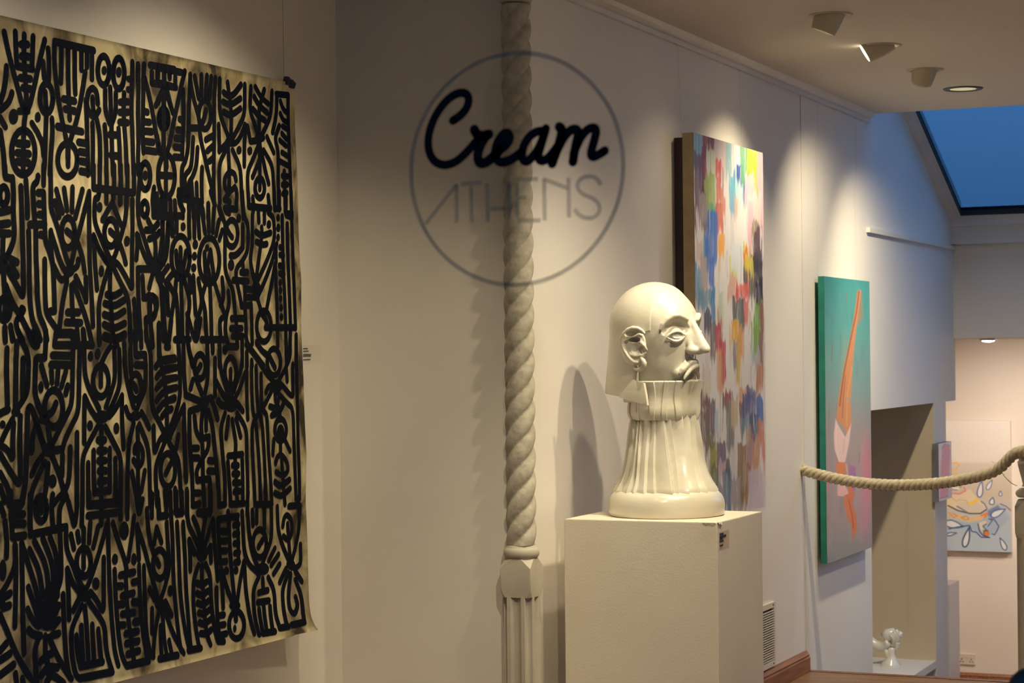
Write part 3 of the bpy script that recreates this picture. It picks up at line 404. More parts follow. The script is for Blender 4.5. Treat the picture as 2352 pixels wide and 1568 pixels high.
# printed caption on the wall
cap = empty('wall_label', (CWX, 5.25, 1.35), 'small printed caption on the wall beside the patterned hanging', 'label')
ca = onX(694, 792, CWX + .001); cb = onX(738, 836, CWX + .001)
MB().box((CWX, ca[1], cb[2]), (CWX + .0012, cb[1], ca[2])).mk('clear_card', film_mat('clear_film', (235, 228, 205), .06), cap)
tx = MB()
for (y, x1) in ((800, 706), (806, 708), (813.5, 714), (817, 713), (825.5, 712)):
    a = onX(695.5, y - .8, CWX); b = onX(x1, y + .8, CWX); tx.box((CWX + .0013, a[1], b[2]), (CWX + .0018, b[1], a[2]))
tx.mk('print', steel, cap)
# ------------------------------------------------------------------ painting in mesh colours
class Paint:
    """colours for the vertices of a picture; authored in the picture's measured outline"""
    def __init__(s, px, py, bg): s.x = px; s.y = py; s.c = np.tile(lin(bg), (len(px), 1)).astype(float)
    def mix(s, a, col): a = np.clip(a, 0, 1)[:, None]; s.c = s.c * (1 - a) + lin(col) * a
    def grad(s, stops):
        ys = [t[0] for t in stops]; cs = np.array([lin(t[1]) for t in stops]); s.c = np.stack([np.interp(s.y, ys, cs[:, k]) for k in range(3)], 1)
    def streak(s, x0, y0, x1, y1, col, a=.92, jag=8, soft=1.4):
        tb = rng.normal(0, 1, 400)
        def nz(o, f): return np.interp(((s.x - 1500) * f + o) % 390, np.arange(400), tb)
        top = y0 + jag * (.4 * nz(3, .8) + .7 * nz(40, .22)); bot = y1 + jag * 1.3 * (.5 * nz(80, .8) + .8 * nz(120, .22))
        ex = 1.2 * np.sin(s.y * .022 + tb[0] * 3) + .5 * np.sin(s.y * .09 + tb[1] * 5)
        m = np.clip((s.x - x0 - ex) / soft + .5, 0, 1) * np.clip((x1 - s.x + ex) / soft + .5, 0, 1) * np.clip((s.y - top) / 5 + .5, 0, 1) * np.clip((bot - s.y) / 16 + .6, 0, 1)
        s.mix(m * a * np.clip(.93 + .12 * nz(200, 1.1), 0, 1), np.clip(np.array(col, float) + 6 * tb[2], 0, 255))
    def poly(s, pts, col, a=1., soft=1.5):
        P = np.array(pts, float); ins = np.zeros(len(s.x), bool); dm = np.full(len(s.x), 1e9)
        for i in range(len(P)):
            (xa, ya), (xb, yb) = P[i], P[(i + 1) % len(P)]
            c = ((ya > s.y) != (yb > s.y)); xi = (xb - xa) * (s.y - ya) / (yb - ya + 1e-9) + xa; ins ^= c & (s.x < xi)
            dm = np.minimum(dm, s.dseg(xa, ya, xb, yb))
        s.mix(np.clip(np.where(ins, dm, -dm) / soft + .5, 0, 1) * a, col)
    def dseg(s, xa, ya, xb, yb):
        dx, dy = xb - xa, yb - ya; t = np.clip(((s.x - xa) * dx + (s.y - ya) * dy) / (dx * dx + dy * dy + 1e-9), 0, 1)
        return np.hypot(s.x - xa - t * dx, s.y - ya - t * dy)
    def line(s, pts, wd, col, a=1., soft=1.2):
        d = np.full(len(s.x), 1e9)
        for (xa, ya), (xb, yb) in zip(pts[:-1], pts[1:]): d = np.minimum(d, s.dseg(xa, ya, xb, yb))
        s.mix(np.clip((wd / 2 - d) / soft + .5, 0, 1) * a, col)
    def blob(s, cx, cy, rx, ry, col, a=1.): s.mix(np.clip(1.5 - 1.5 * np.sqrt(((s.x - cx) / rx) ** 2 + ((s.y - cy) / ry) ** 2), 0, 1) * a, col)
def canvas_box(e, name, A, B, C, D, nrm, depth, nu, nv, painter, face_mat, side_mat, sname='canvas_side'):
    """A top-left, B top-right, C bottom-right, D bottom-left of the front; painted face + plain stretcher box behind"""
    A, B, C, D = (np.array(v, float) for v in (A, B, C, D)); nrm = np.array(nrm, float)
    V = np.array([(A + (B - A) * u) * (1 - v) + (D + (C - D) * u) * v for v in np.linspace(0, 1, nv + 1) for u in np.linspace(0, 1, nu + 1)])
    F = [(j * (nu + 1) + i, (j + 1) * (nu + 1) + i, (j + 1) * (nu + 1) + i + 1, j * (nu + 1) + i + 1) for j in range(nv) for i in range(nu)]
    px, py = proj(V)
    col = painter(px, py)
    mk(name, V, F, face_mat, e, colors=col)
    k = -nrm * .0008; b = -nrm * depth
    mb = MB().add([A + k, B + k, C + k, D + k, A + b, B + b, C + b, D + b], [(0, 1, 2, 3), (4, 7, 6, 5), (0, 4, 5, 1), (1, 5, 6, 2), (2, 6, 7, 3), (3, 7, 4, 0)])
    mb.mk(sname, side_mat, e)
wire = mat('nylon_wire_pale', (205, 196, 176), rough=.4)

# --- large abstract painting
e = empty('abstract_painting', (WX + .07, 7.5, .8), 'tall abstract painting of vertical multicoloured brush streaks behind the pottery head', 'painting')
PX = WX + .085
A = onX(1593, 304, PX); B = onX(1752, 351, PX); Dz = 1.367 - .60
A = np.array([PX, A[1], (A[2] + B[2]) / 2]); B = np.array([PX, B[1], A[2]]); C = np.array([PX, B[1], Dz]); D = np.array([PX, A[1], Dz])
ST3 = """180,45,262,300,90,140,160|195,230,260,640,110,75,75|262,70,350,200,150,65,60|255,180,300,520,135,60,50|250,500,300,780,120,70,45|350,100,430,330,236,208,203|290,200,350,420,225,225,190|280,400,340,640,165,180,70|270,440,300,540,150,170,80|300,620,360,800,130,185,140|355,300,390,400,225,90,60|370,400,390,560,226,120,90|365,620,410,800,225,110,70|275,690,360,1080,80,120,205|260,900,300,1010,90,130,205|305,1050,335,1250,75,115,200|375,870,420,990,245,170,30|435,130,470,330,160,195,205|460,400,520,620,100,180,205|470,380,540,520,120,190,210|510,250,560,520,185,220,215|520,330,560,400,50,80,170|565,390,590,540,40,100,190|555,170,605,430,115,175,125|600,180,690,330,185,190,50|610,250,660,400,160,195,50|640,300,700,510,190,190,60|690,200,722,800,225,185,190|590,400,650,560,235,190,195|600,560,700,800,240,210,205|610,640,640,960,235,190,200|640,770,680,850,170,150,110|660,830,700,1100,75,65,50|580,1080,720,1250,65,55,50|625,1010,715,1110,70,60,52|600,1200,680,1330,105,90,80|675,1250,722,1420,50,45,45|575,960,610,1040,225,215,60|570,990,595,1050,230,110,60|590,1040,640,1120,222,205,70|470,1060,510,1200,215,210,110|480,930,560,1100,215,222,225|175,1080,200,1320,90,150,190|190,1150,260,1330,120,160,190|220,1300,340,1400,120,165,190|325,1320,345,1500,60,125,190|230,560,280,720,175,160,150|210,900,250,1000,225,200,180|240,1050,280,1250,190,175,165|450,1200,500,1330,225,175,155|520,1250,610,1330,225,100,80|515,1290,535,1360,220,90,75|580,1380,605,1500,215,80,60|490,1370,570,1568,95,100,95|660,1400,710,1568,120,170,70|705,1420,725,1568,150,90,70|370,1470,390,1568,190,70,70|265,1450,310,1568,70,70,85|185,640,200,760,150,80,70|395,560,420,640,236,150,120|505,600,520,690,238,190,150|680,820,700,960,110,80,85|385,1330,410,1480,205,215,190"""
ST4 = """345,50,390,170,190,60,60|390,170,430,420,200,50,50|370,250,400,520,215,150,95|320,30,350,270,115,95,95|480,0,530,120,235,180,30|510,100,550,300,235,180,30|525,280,540,470,236,196,70|540,30,560,230,235,170,90|500,170,520,300,150,130,140|650,60,700,250,130,180,60|655,0,700,100,130,180,60|700,70,722,340,150,110,95|680,340,725,500,200,120,75|650,250,700,320,190,185,190|245,570,310,650,115,35,45|285,640,345,860,110,80,95|240,700,300,950,120,95,85|290,870,330,1000,110,105,60|315,960,345,1150,120,118,55|320,1020,360,1130,170,165,50|330,1120,375,1280,100,110,45|415,570,470,640,60,50,65|430,580,470,600,200,50,55|440,620,490,960,120,115,115|355,700,375,850,190,205,220|370,960,430,1110,105,80,110|385,1105,435,1190,205,170,180|410,1170,465,1450,80,120,150|435,1100,455,1180,60,75,75|475,620,520,760,215,195,150|540,540,610,650,225,170,120|545,640,570,800,110,70,75|570,580,660,760,40,70,140|620,740,690,930,25,60,110|680,610,725,740,25,95,180|570,770,600,850,100,150,165|690,790,725,900,215,125,85|595,850,620,1010,200,150,120|640,930,695,1100,210,150,105|655,1080,685,1220,212,155,115|645,1200,660,1310,215,165,130|535,980,600,1380,150,105,35|555,1350,575,1430,150,110,50|600,960,635,1140,180,140,150|600,1130,620,1300,185,115,70|715,880,728,1060,220,120,90|620,1180,725,1480,215,200,210|480,1250,540,1450,165,160,160|600,540,640,600,50,75,150|250,380,300,520,215,205,180|380,1300,410,1480,170,150,165"""
def paint_abs(px, py):
    P = Paint(px, py, (238, 232, 226))
    for k in range(70): 
        x = rng.uniform(1590, 1752); y = rng.uniform(300, 1250); g = rng.uniform(-16, 8); P.streak(x, y, x + rng.uniform(2, 9), y + rng.uniform(40, 160), (232 + g, 224 + g * .9, 220 + g * .8), .6)
    for ox, oy, txt in ((1540, 290, ST3), (1540, 740, ST4)):
        for t in txt.split('|'):
            v = [float(q) for q in t.split(',')]
            x0, x1 = ox + v[0] / 3.41 - 1.5, ox + v[2] / 3.41 + 1.5; y0, y1 = oy + v[1] / 3.41 - 7, oy + v[3] / 3.41 + 8
            P.streak(x0, y0, x1, y1, v[4:7], .93)
            for _ in range(3):                       # thin dragged bristle marks of the same paint
                xx = rng.uniform(x0 - 5, x1 + 4); P.streak(xx, y0 + rng.uniform(-12, (y1 - y0) * .5), xx + rng.uniform(.8, 3), y1 + rng.uniform(-8, 34), [min(255, c * .8 + rng.uniform(10, 60)) for c in v[4:7]], .7)
    for k in range(60):
        x = rng.uniform(1590, 1752); y = rng.uniform(320, 1200); P.streak(x, y, x + rng.uniform(.8, 2.2), y + rng.uniform(20, 90), (236, 230, 226), .45)
    return np.clip(P.c, 0, 1)
rawc = mat('raw_canvas', (170, 150, 116), (158, 138, 104), rough=.85, scale=30)
canvas_box(e, 'painted_face', A, B, C, D, (1, 0, 0), .042, 250, 400, paint_abs, vcol_mat('abstract_paint', .42, .35), rawc)
MB().box((WX + .003, A[1] + .03, Dz + .03), (PX - .043, B[1] - .03, A[2] - .012)).mk('stretcher', mat('stretcher_wood', (70, 52, 34), rough=.8), e)
for yw in (A[1] + .06, B[1] - .06): MB().tube([(WX + .02, yw, A[2] - .02), (WX + .012, yw - .01, CEIL - .03)], .0006, 5).mk('hanging_wire', wire, e)

# --- diver painting
e = empty('diver_painting', (WX + .04, 9.3, .43), 'narrow teal and pink painting of a diving figure in a pale swimsuit', 'painting')
PX2 = WX + .046
A = onX(1893, 634, PX2); B = onX(1997, 646, PX2); zt, zb = A[2], onX(1893, 1297, PX2)[2]
A, B, C, D = ((PX2, y, z) for y, z in ((A[1], zt), (B[1], zt), (B[1], zb), (A[1], zb)))
def paint_div(px, py):
    q = lambda pts: [(1850 + x / 2.241, 620 + y / 2.241) for x, y in pts]
    P = Paint(px, py, (100, 150, 145))
    P.grad([(640, (66, 148, 146)), (760, (92, 160, 156)), (900, (128, 156, 152)), (980, (158, 148, 144)), (1080, (172, 150, 150)), (1200, (166, 150, 146)), (1290, (140, 146, 138))])
    for k in range(60):
        x = rng.uniform(1890, 1998); y = rng.uniform(630, 1290); g = rng.uniform(-14, 14); c = P.c[np.argmin((px - x) ** 2 + (py - y) ** 2)]
        c8 = 255 * np.where(c < .0031, c * 12.92, 1.055 * np.maximum(c, 1e-6) ** (1 / 2.4) - .055) + g
        P.streak(x, y, x + rng.uniform(3, 12), y + rng.uniform(20, 90), np.clip(c8, 0, 255), .5)
    P.blob(1990, 1100, 16, 130, (214, 128, 140), .85); P.blob(1984, 1180, 18, 90, (206, 140, 150), .6); P.blob(1900, 1115, 6, 22, (220, 130, 130), .7); P.blob(1940, 860, 14, 120, (170, 165, 120), .35)
    P.poly(q([(262, 110), (290, 110), (296, 240), (272, 290), (255, 240)]), (168, 128, 96), .7, 3)
    P.poly(q([(272, 102), (286, 104), (276, 190), (262, 300), (248, 430), (240, 540), (234, 680), (236, 800), (218, 850), (190, 800), (158, 768), (172, 640), (190, 540), (213, 430), (238, 300), (258, 190)]), (206, 140, 92))
    P.line(q([(276, 110), (262, 220), (238, 330), (214, 450), (196, 540), (176, 700)]), 3.2, (150, 84, 56), .9); P.line(q([(205, 540), (195, 660), (190, 760)]), 2.5, (160, 92, 60), .8); P.line(q([(240, 500), (216, 640), (212, 800)]), 3, (222, 160, 104), .8)
    P.line(q([(212, 655), (225, 672), (234, 655)]), 3, (150, 160, 155), .9)
    P.poly(q([(155, 765), (168, 795), (205, 860), (226, 812), (236, 785), (226, 880), (205, 985), (178, 1002), (150, 925), (146, 850)]), (232, 196, 186)); P.line(q([(160, 800), (158, 900), (175, 985)]), 2, (244, 214, 206), .8); P.line(q([(200, 870), (195, 940)]), 4, (222, 178, 168), .7)
    P.poly(q([(160, 985), (205, 990), (202, 1075), (160, 1070)]), (222, 132, 78)); P.line(q([(210, 1000), (222, 1090)]), 3, (222, 170, 150))
    P.poly(q([(225, 1000), (255, 1010), (262, 1060), (252, 1165), (236, 1120), (225, 1050)]), (170, 104, 166), .8, 4)
    P.poly(q([(165, 1100), (205, 1105), (222, 1150), (190, 1165), (165, 1160)]), (234, 182, 172))
    P.poly(q([(205, 1020), (216, 1060), (252, 1150), (244, 1205), (262, 1260), (268, 1330), (244, 1388), (234, 1310), (214, 1270), (198, 1205), (200, 1160), (222, 1150)]), (218, 122, 80)); P.line(q([(222, 1180), (240, 1260), (248, 1330)]), 2.5, (168, 76, 52), .8)
    for a, b in (((212, 120), (210, 180)), ((140, 380), (132, 470)), ((120, 1270), (118, 1285)), ((280, 940), (275, 990))): P.line(q([a, b]), 1.6, (150, 96, 80), .8)
    return np.clip(P.c, 0, 1)
teal = mat('teal_canvas_edge', (34, 138, 120), (26, 120, 104), rough=.6, scale=12)
canvas_box(e, 'painted_face', A, B, C, D, (1, 0, 0), .028, 90, 400, paint_div, vcol_mat('diver_paint', .55, .2), teal)
for yw in (A[1] + .05, B[1] - .08): MB().tube([(WX + .006, yw, zt), (WX + .010, yw, CEIL - .04)], .0006, 5).mk('hanging_wire', wire, e)

# --- splash painting in the lower room
e = empty('splash_painting', (-2.4, FAR - .03, -.55), 'white and pale blue painting of a shoe splashing drops in the lower room', 'painting')
FY = FAR - .045
A = onY(2128, 965.5, FY); B = onY(2320, 964, FY); C = onY(2327, 1268, FY)
B[2] = A[2]; C = np.array([B[0], FY, C[2]]); D = np.array([A[0], FY, C[2]])
def paint_spl(px, py):
    q = lambda pts: [(2120 + x / 5.228, 1000 + y / 5.228) for x, y in pts]
    P = Paint(px, py, (235, 228, 220))
    P.grad([(960, (238, 230, 224)), (1058, (228, 218, 208)), (1066, (212, 200, 188)), (1130, (200, 186, 166)), (1170, (200, 190, 178)), (1215, (176, 192, 204)), (1270, (182, 196, 208))])
    P.blob(2300, 1190, 40, 50, (176, 182, 196), .7)
    P.poly(q([(250, 820), (330, 700), (470, 690), (560, 640), (660, 760), (745, 850), (700, 930), (520, 930), (330, 860), (250, 880)]), (224, 204, 172), .9, 3)
    P.poly(q([(430, 800), (640, 790), (745, 860), (690, 925), (520, 915), (420, 860)]), (206, 194, 180), .9, 3)
    P.poly(q([(300, 940), (470, 960), (560, 1000), (760, 930), (700, 1010), (560, 1035), (440, 1000), (300, 960)]), (228, 184, 116), .9, 3)
    P.poly(q([(300, 1020), (420, 1030), (560, 1050), (700, 1010), (830, 880), (960, 840), (1040, 1000), (900, 1130), (800, 1210), (650, 1160), (560, 1100), (400, 1120), (300, 1110)]), (150, 168, 196), .55, 5)
    P.poly(q([(770, 900), (900, 830), (950, 900), (840, 1000), (780, 960)]), (84, 110, 160), .75, 5)
    P.line(q([(300, 840), (420, 900), (560, 935), (690, 935), (760, 890)]), 3.2, (74, 74, 92)); P.line(q([(410, 850), (480, 890), (540, 930)]), 4, (104, 112, 140), .8)
    P.line(q([(330, 335), (410, 325), (435, 350), (400, 400), (330, 425), (420, 470), (480, 475), (530, 450)]), 2.4, (240, 180, 70)); P.line(q([(330, 490), (400, 500)]), 2, (222, 176, 100))
    P.line(q([(320, 690), (440, 700), (510, 660), (490, 620)]), 4.2, (216, 140, 148)); P.line(q([(330, 650), (400, 655), (460, 610)]), 3, (150, 150, 140)); P.line(q([(370, 630), (430, 635)]), 4, (230, 225, 214))
    P.line(q([(545, 815), (600, 812), (655, 765)]), 6, (240, 196, 60)); P.line(q([(330, 730), (400, 790), (430, 770), (520, 780), (540, 830)]), 1.8, (200, 172, 130))
    P.line(q([(460, 985), (520, 965), (550, 1000), (510, 1010), (470, 990)]), 2.6, (206, 150, 80)); P.line(q([(310, 920), (370, 985), (410, 960), (350, 930)]), 2.6, (210, 156, 90)); P.line(q([(700, 960), (770, 930), (740, 980)]), 4.5, (222, 130, 70))
    def drop(cx, cy, rx, ry, rot, fill=(224, 224, 226), ln=(64, 88, 150), wd=2.6):
        t = np.linspace(0, 2 * PI, 26); u = rx * np.sin(t) * np.sin(t / 2) ** 1.2; v = -ry * np.cos(t)
        pts = [(cx + a * math.cos(rot) - b * math.sin(rot), cy + a * math.sin(rot) + b * math.cos(rot)) for a, b in zip(u, v)]
        P.poly(q(pts), fill, .9, 2); P.line(q(pts), wd, ln, .95)
    drop(690, 640, 44, 100, .15); drop(800, 590, 34, 66, .5, wd=2); drop(930, 695, 24, 30, 0, wd=2); drop(830, 785, 40, 44, .2); drop(905, 925, 52, 95, -2.2 + PI * 1.05, wd=2.8)
    drop(525, 1220, 50, 120, .25, ln=(46, 66, 120), wd=3.6); drop(380, 1070, 60, 110, -1.35 + PI, ln=(60, 100, 150), wd=3); drop(960, 1300, 40, 80, -.45, ln=(60, 70, 110), wd=2.4); drop(345, 1180, 24, 60, 1.4, ln=(84, 98, 150), wd=3)
    P.line(q([(310, 1120), (450, 1090), (560, 1080), (585, 1150), (640, 1160), (700, 1220), (800, 1225)]), 2.8, (56, 80, 136)); P.line(q([(790, 1000), (860, 1010), (910, 1090), (890, 1140), (860, 1190), (830, 1180)]), 2.6, (70, 86, 130)); P.line(q([(930, 820), (1000, 850), (1060, 905)]), 2.4, (96, 104, 132)); P.line(q([(770, 880), (740, 820), (700, 790)]), 2.4, (96, 104, 140)); P.line(q([(780, 1090), (830, 1020), (800, 1000)]), 2.4, (84, 90, 130))
    P.line(q([(745, 1040), (690, 1060), (700, 1110), (735, 1150)]), 7, (214, 202, 188)); P.line(q([(660, 1060), (680, 1150), (720, 1200), (790, 1220)]), 2.6, (64, 64, 74)); P.line(q([(760, 1060), (720, 1090), (760, 1130)]), 2.0, (70, 66, 70))
    P.blob(745, 1170, 1, 1, (0, 0, 0), 0); P.poly(q([(720, 1130), (780, 1130), (800, 1180), (770, 1215), (725, 1200)]), (90, 80, 78), .9, 2); P.poly(q([(740, 1155), (785, 1150), (795, 1185), (765, 1205), (738, 1190)]), (226, 120, 50), 1, 2)
    P.line(q([(830, 310), (920, 380)]), 1.6, (180, 172, 165))
    return np.clip(P.c, 0, 1)
canvas_box(e, 'painted_face', A, B, C, D, (0, -1, 0), .04, 200, 300, paint_spl, vcol_mat('splash_paint', .6, .1), mat('white_canvas_edge', (222, 206, 196), rough=.7))

# --- small pink picture on the pier
e = empty('pink_picture', (WX + .02, 11.35, .5), 'small framed picture of a pink rounded slab hung on the pier', 'picture')
PX3 = WX + .035
A = onX(2155.5, 1019, PX3); B = onX(2185, 1014.5, PX3); zt = A[2]; zb = onX(2157, 1152, PX3)[2]
A, B, C, D = ((PX3, y, z) for y, z in ((A[1], zt), (B[1], zt), (B[1], zb), (A[1], zb)))
def paint_pink(px, py):
    q = lambda pts: [(2120 + x / 5.228, 1000 + y / 5.228) for x, y in pts]
    P = Paint(px, py, (214, 202, 210))
    P.poly(q([(226, 200), (236, 140), (262, 98), (290, 96), (318, 130), (328, 180), (320, 400), (306, 600), (300, 728), (204, 758), (208, 560)]), (222, 88, 158), 1, 2); P.poly(q([(212, 300), (225, 300), (222, 560), (212, 560)]), (232, 92, 130), .6, 4)
    P.line(q([(232, 155), (250, 112), (268, 98)]), 2, (70, 44, 64)); P.line(q([(300, 100), (320, 130)]), 1.6, (90, 60, 80)); P.line(q([(205, 755), (260, 742), (300, 728)]), 2.2, (74, 40, 66)); P.line(q([(228, 420), (240, 440)]), 1.4, (120, 50, 90)); P.line(q([(230, 250), (240, 235)]), 1.4, (120, 50, 90))
    return np.clip(P.c, 0, 1)
canvas_box(e, 'picture_face', A, B, C, D, (1, 0, 0), .034, 40, 120, paint_pink, vcol_mat('pink_print', .35, 0.), mat('grey_frame', (128, 122, 126), (104, 98, 104), rough=.5), 'frame')

# ------------------------------------------------------------------ barley-twist colonette on the corner
stone = mat('painted_stone', (192, 185, 166), (168, 160, 142), rough=.75, scale=38, bump=.45, bscale=70)
stone2 = mat('painted_stone_smooth', (194, 186, 168), (184, 176, 157), rough=.6, scale=14, bump=.15, bscale=60)
def section(c, h, cut, z):
    c0 = h - cut; return [(c[0] + a, c[1] + b, z) for a, b in ((h, -c0), (h, c0), (c0, h), (-c0, h), (-h, c0), (-h, -c0), (-c0, -h), (c0, -h))]
def fluted(mb, c, h, z0, z1, n=128):
    def rr(phi, d):
        s_ = h / (abs(math.cos(phi)) ** 9 + abs(math.sin(phi)) ** 9) ** (1 / 9)
        k = (phi / (PI / 4)); k = (k - round(k)) * (PI / 4)
        corner = round(phi / (PI / 4)) % 2 == 1
        wv = .33 if not corner else .20
        f = max(0, 1 - (k / wv) ** 2)
        return s_ - d * (.012 if not corner else .017) * math.sqrt(f)
    zs = [(z1, 0), (z1 - .004, .0), (z1 - .008, .55), (z1 - .016, .85), (z1 - .028, 1)] + [(z0 + (z1 - .03 - z0) * t, 1) for t in (.8, .6, .4, .2, 0)]
    mb.loft([[(c[0] + rr(2 * PI * k / n, d) * math.cos(2 * PI * k / n), c[1] + rr(2 * PI * k / n, d) * math.sin(2 * PI * k / n), z) for k in range(n)] for z, d in zs[::-1]])
def colonette(e, c, zr, z_top, s=1., twist=True):
    h = .048 * s
    zb0, zb1 = zr - .118 * s, zr - .019 * s
    fl_ = MB(); fluted(fl_, c, h * .97, 0, zb0 + .006); fl_.mk('fluted_shaft', stone2, e, auto=40)
    MB().loft([section(c, h * .96, .012, zb0 - .012), section(c, h, .003, zb0 + .012), section(c, h, .0015, zb1 - .026), section(c, h * .93, .028 * s, zb1)]).mk('block', stone2, e, auto=20)
    MB().lathe((c[0], c[1], zr), [(.03, -.019), (.046 * s, -.018), (.051 * s, -.012), (.053 * s, -.004), (.052 * s, .004), (.048 * s, .011), (.044 * s, .0125), (.0445 * s, .016), (.041 * s, .018), (.03, .018)], 48).mk('collar', stone2, e, smooth=True)
    return
col = empty('twisted_column', (-2.38, 5.446, 0), 'white barley-twist stone column on a fluted base at the wall corner', 'column')
CC = (-2.380, 5.447)
colonette(col, CC, EYE - .570, None)
mb = MB(); n = 72; rings = []; Pt = .208; Rr = .0445
for z in np.arange(EYE - .555, EYE + 1.02, .006):
    rings.append([(CC[0] + r * math.cos(p), CC[1] + r * math.sin(p), z) for p in np.linspace(0, 2 * PI, n, False) for r in [Rr * (.74 + .26 * abs(math.cos(1.5 * (p - 2 * PI * z / Pt + .4))) ** .65)]])
mb.loft(rings); mb.mk('twisted_shaft', stone, col, smooth=True)
MB().lathe((CC[0], CC[1], EYE + 1.02), [(.035, 0), (.044, .002), (.05, .012), (.047, .022), (.05, .03), (.058, .06), (.066, .085), (.07, .1), (.07, CEIL - EYE - 1.02)], 40).mk('capital', stone2, col, smooth=True)

# ------------------------------------------------------------------ newel post and rope
newel = empty('newel_post', (-1.418, 8.45, 0), 'white turned newel post holding the rope at the right edge', 'post')
NC = (-1.418, 8.45); zr = onY(2345, 1131, 8.44)[2]
colonette(newel, NC, zr, None, 1.42)
MB().lathe((NC[0], NC[1], zr), [(.03, .02), (.050, .026), (.046, .034), (.050, .055), (.058, .085), (.064, .11), (.066, .125), (.060, .133), (.064, .140), (.066, .155), (.055, .17), (.03, .178), (.001, .18)], 40).mk('finial', stone2, newel, smooth=True)
ropem = mat('rope_cotton', (206, 194, 164), (182, 170, 140), rough=.45, scale=60, bump=.2, bscale=300)
rpx = [(1836, 1076), (1850, 1081), (1875, 1088), (1910, 1097), (1950, 1104.5), (2000, 1111), (2050, 1113.5), (2100, 1113), (2150, 1110), (2200, 1103), (2250, 1093), (2280, 1084.5), (2300, 1072), (2315, 1055), (2330, 1041), (2352, 1035), (2380, 1036)]
yr = lambda x: 8.49 - .155 * ((x - 1836) / 544) ** 3
ctrl = [onY(x, y, yr(x)) for x, y in rpx]
ctrl[0] = np.array([WX - .004, 8.49, ctrl[0][2]])
def smooth_path(P, n):
    P = np.array(P); d = np.r_[0, np.cumsum(np.linalg.norm(np.diff(P, axis=0), axis=1))]; t = np.linspace(0, d[-1], n)
    for _ in range(1): Q = np.stack([np.interp(t, d, P[:, k]) for k in range(3)], 1)
    K = 21; ker = np.hanning(K + 2)[1:-1]; ker /= ker.sum(); pad = np.concatenate([np.repeat(Q[:1], K // 2, 0), Q, np.repeat(Q[-1:], K // 2, 0)])
    return np.stack([np.convolve(pad[:, k], ker, 'valid') for k in range(3)], 1)
NP_ = 420; path = smooth_path(ctrl, NP_); seg = np.r_[0, np.cumsum(np.linalg.norm(np.diff(path, axis=0), axis=1))]
tan = np.gradient(path, axis=0); tan /= np.linalg.norm(tan, axis=1)[:, None]
nn = np.cross(tan, [0, 1, 0]); nn /= np.linalg.norm(nn, axis=1)[:, None]; bb = np.cross(tan, nn)
rope = empty('barrier_rope', ctrl[6], 'thick cream twisted rope sagging across the stair opening', 'rope')
LAY = .0735
for k in range(3):
    ph = 2 * PI * k / 3 - 2 * PI * seg / LAY
    MB().tube(path + .0118 * (np.cos(ph)[:, None] * nn + np.sin(ph)[:, None] * bb), .0128, 9).mk('strand', ropem, rope, smooth=True)
dk = MB()
for s_ in np.arange(.03, seg[-1] - .28, LAY / 3):
    i = int(np.searchsorted(seg, s_)); c_ = path[i] - np.array([0, 0, 1]) * .0225
    dk.box(c_ - np.array([.0038, .004, .0018]), c_ + np.array([.0038, .004, .0022]))
dk.mk('dark_dash', steel, rope)  # dark dashes spaced along the rope's underside
hk = MB().tube([(WX - .01, 8.49, ctrl[0][2]), (WX + .015, 8.49, ctrl[0][2])], .012, 10); hk.mk('rope_end_eye', mat('brass_eye', (150, 130, 80), rough=.4, metal=.6), rope)
pt = [onY(x, y, 8.40) for x, y in ((2299, 1082), (2312, 1100), (2325, 1113), (2340, 1116))]
MB().tube(smooth_path(pt, 24), .0016, 6).mk('tie_string', wire, rope)

# ------------------------------------------------------------------ plinth under the head
ped = empty('plinth', (-2.07, 5.82, 0), 'large white painted display plinth carrying the pottery head', 'plinth')
whitep = mat('white_plinth_paint', (222, 212, 194), (214, 203, 184), rough=.6, scale=3, bump=.10, bscale=160)
X0, X1, YA, YB, ZT = -2.309, -1.834, 5.60, 6.04, EYE - .487
bm = bmesh.new(); bmesh.ops.create_cube(bm, size=1)
for v in bm.verts: v.co = Vector(((X0 + X1) / 2 + v.co.x * (X1 - X0), (YA + YB) / 2 + v.co.y * (YB - YA), ZT / 2 + v.co.z * ZT))
bmesh.ops.bevel(bm, geom=bm.edges[:], offset=.0016, segments=2, affect='EDGES')
mk('body', [v.co[:] for v in bm.verts], [[v.index for v in f.verts] for f in bm.faces], whitep, ped); bm.free()
# peeling paint at the front right corner of the top
fk = MB()
for (x, y, a, b, z) in ((X1 - .045, YA - .0012, .040, .010, 0), (X1 - .006, YA + .02, .012, .035, 1)):
    pts = [(0, 0), (.3, -.7), (.55, -.35), (.8, -1), (1, -.2), (1, 0)]
    if z == 0: fk.add([(x + p * a, y - .002 * (1 + q), ZT - .0 + q * b) for p, q in pts] + [(x + p * a, y, ZT + q * b) for p, q in pts], [(0, 1, 2, 3, 4, 5), (11, 10, 9, 8, 7, 6)] + [(i, i + 6, (i + 1) % 6 + 6, (i + 1) % 6) for i in range(6)])
    else: fk.add([(X1 + .002 - .003 * q, y - .018 + p * b, ZT + .001 + q * .011) for p, q in pts] + [(X1 - .001, y - .018 + p * b, ZT + q * .011) for p, q in pts], [(0, 1, 2, 3, 4, 5), (11, 10, 9, 8, 7, 6)] + [(i, i + 6, (i + 1) % 6 + 6, (i + 1) % 6) for i in range(6)])
fk.mk('peeling_paint', whitep, ped)
lb = empty('plinth_label', (X1, 5.66, .78), 'small printed caption card on the shaded side of the plinth', 'label')
a = onX(1651, 1222, X1); b = onX(1674, 1258, X1)
MB().box((X1, a[1], b[2]), (X1 + .001, b[1], a[2])).mk('card', film_mat('caption_film', (206, 170, 150), .22), lb)
tx = MB()
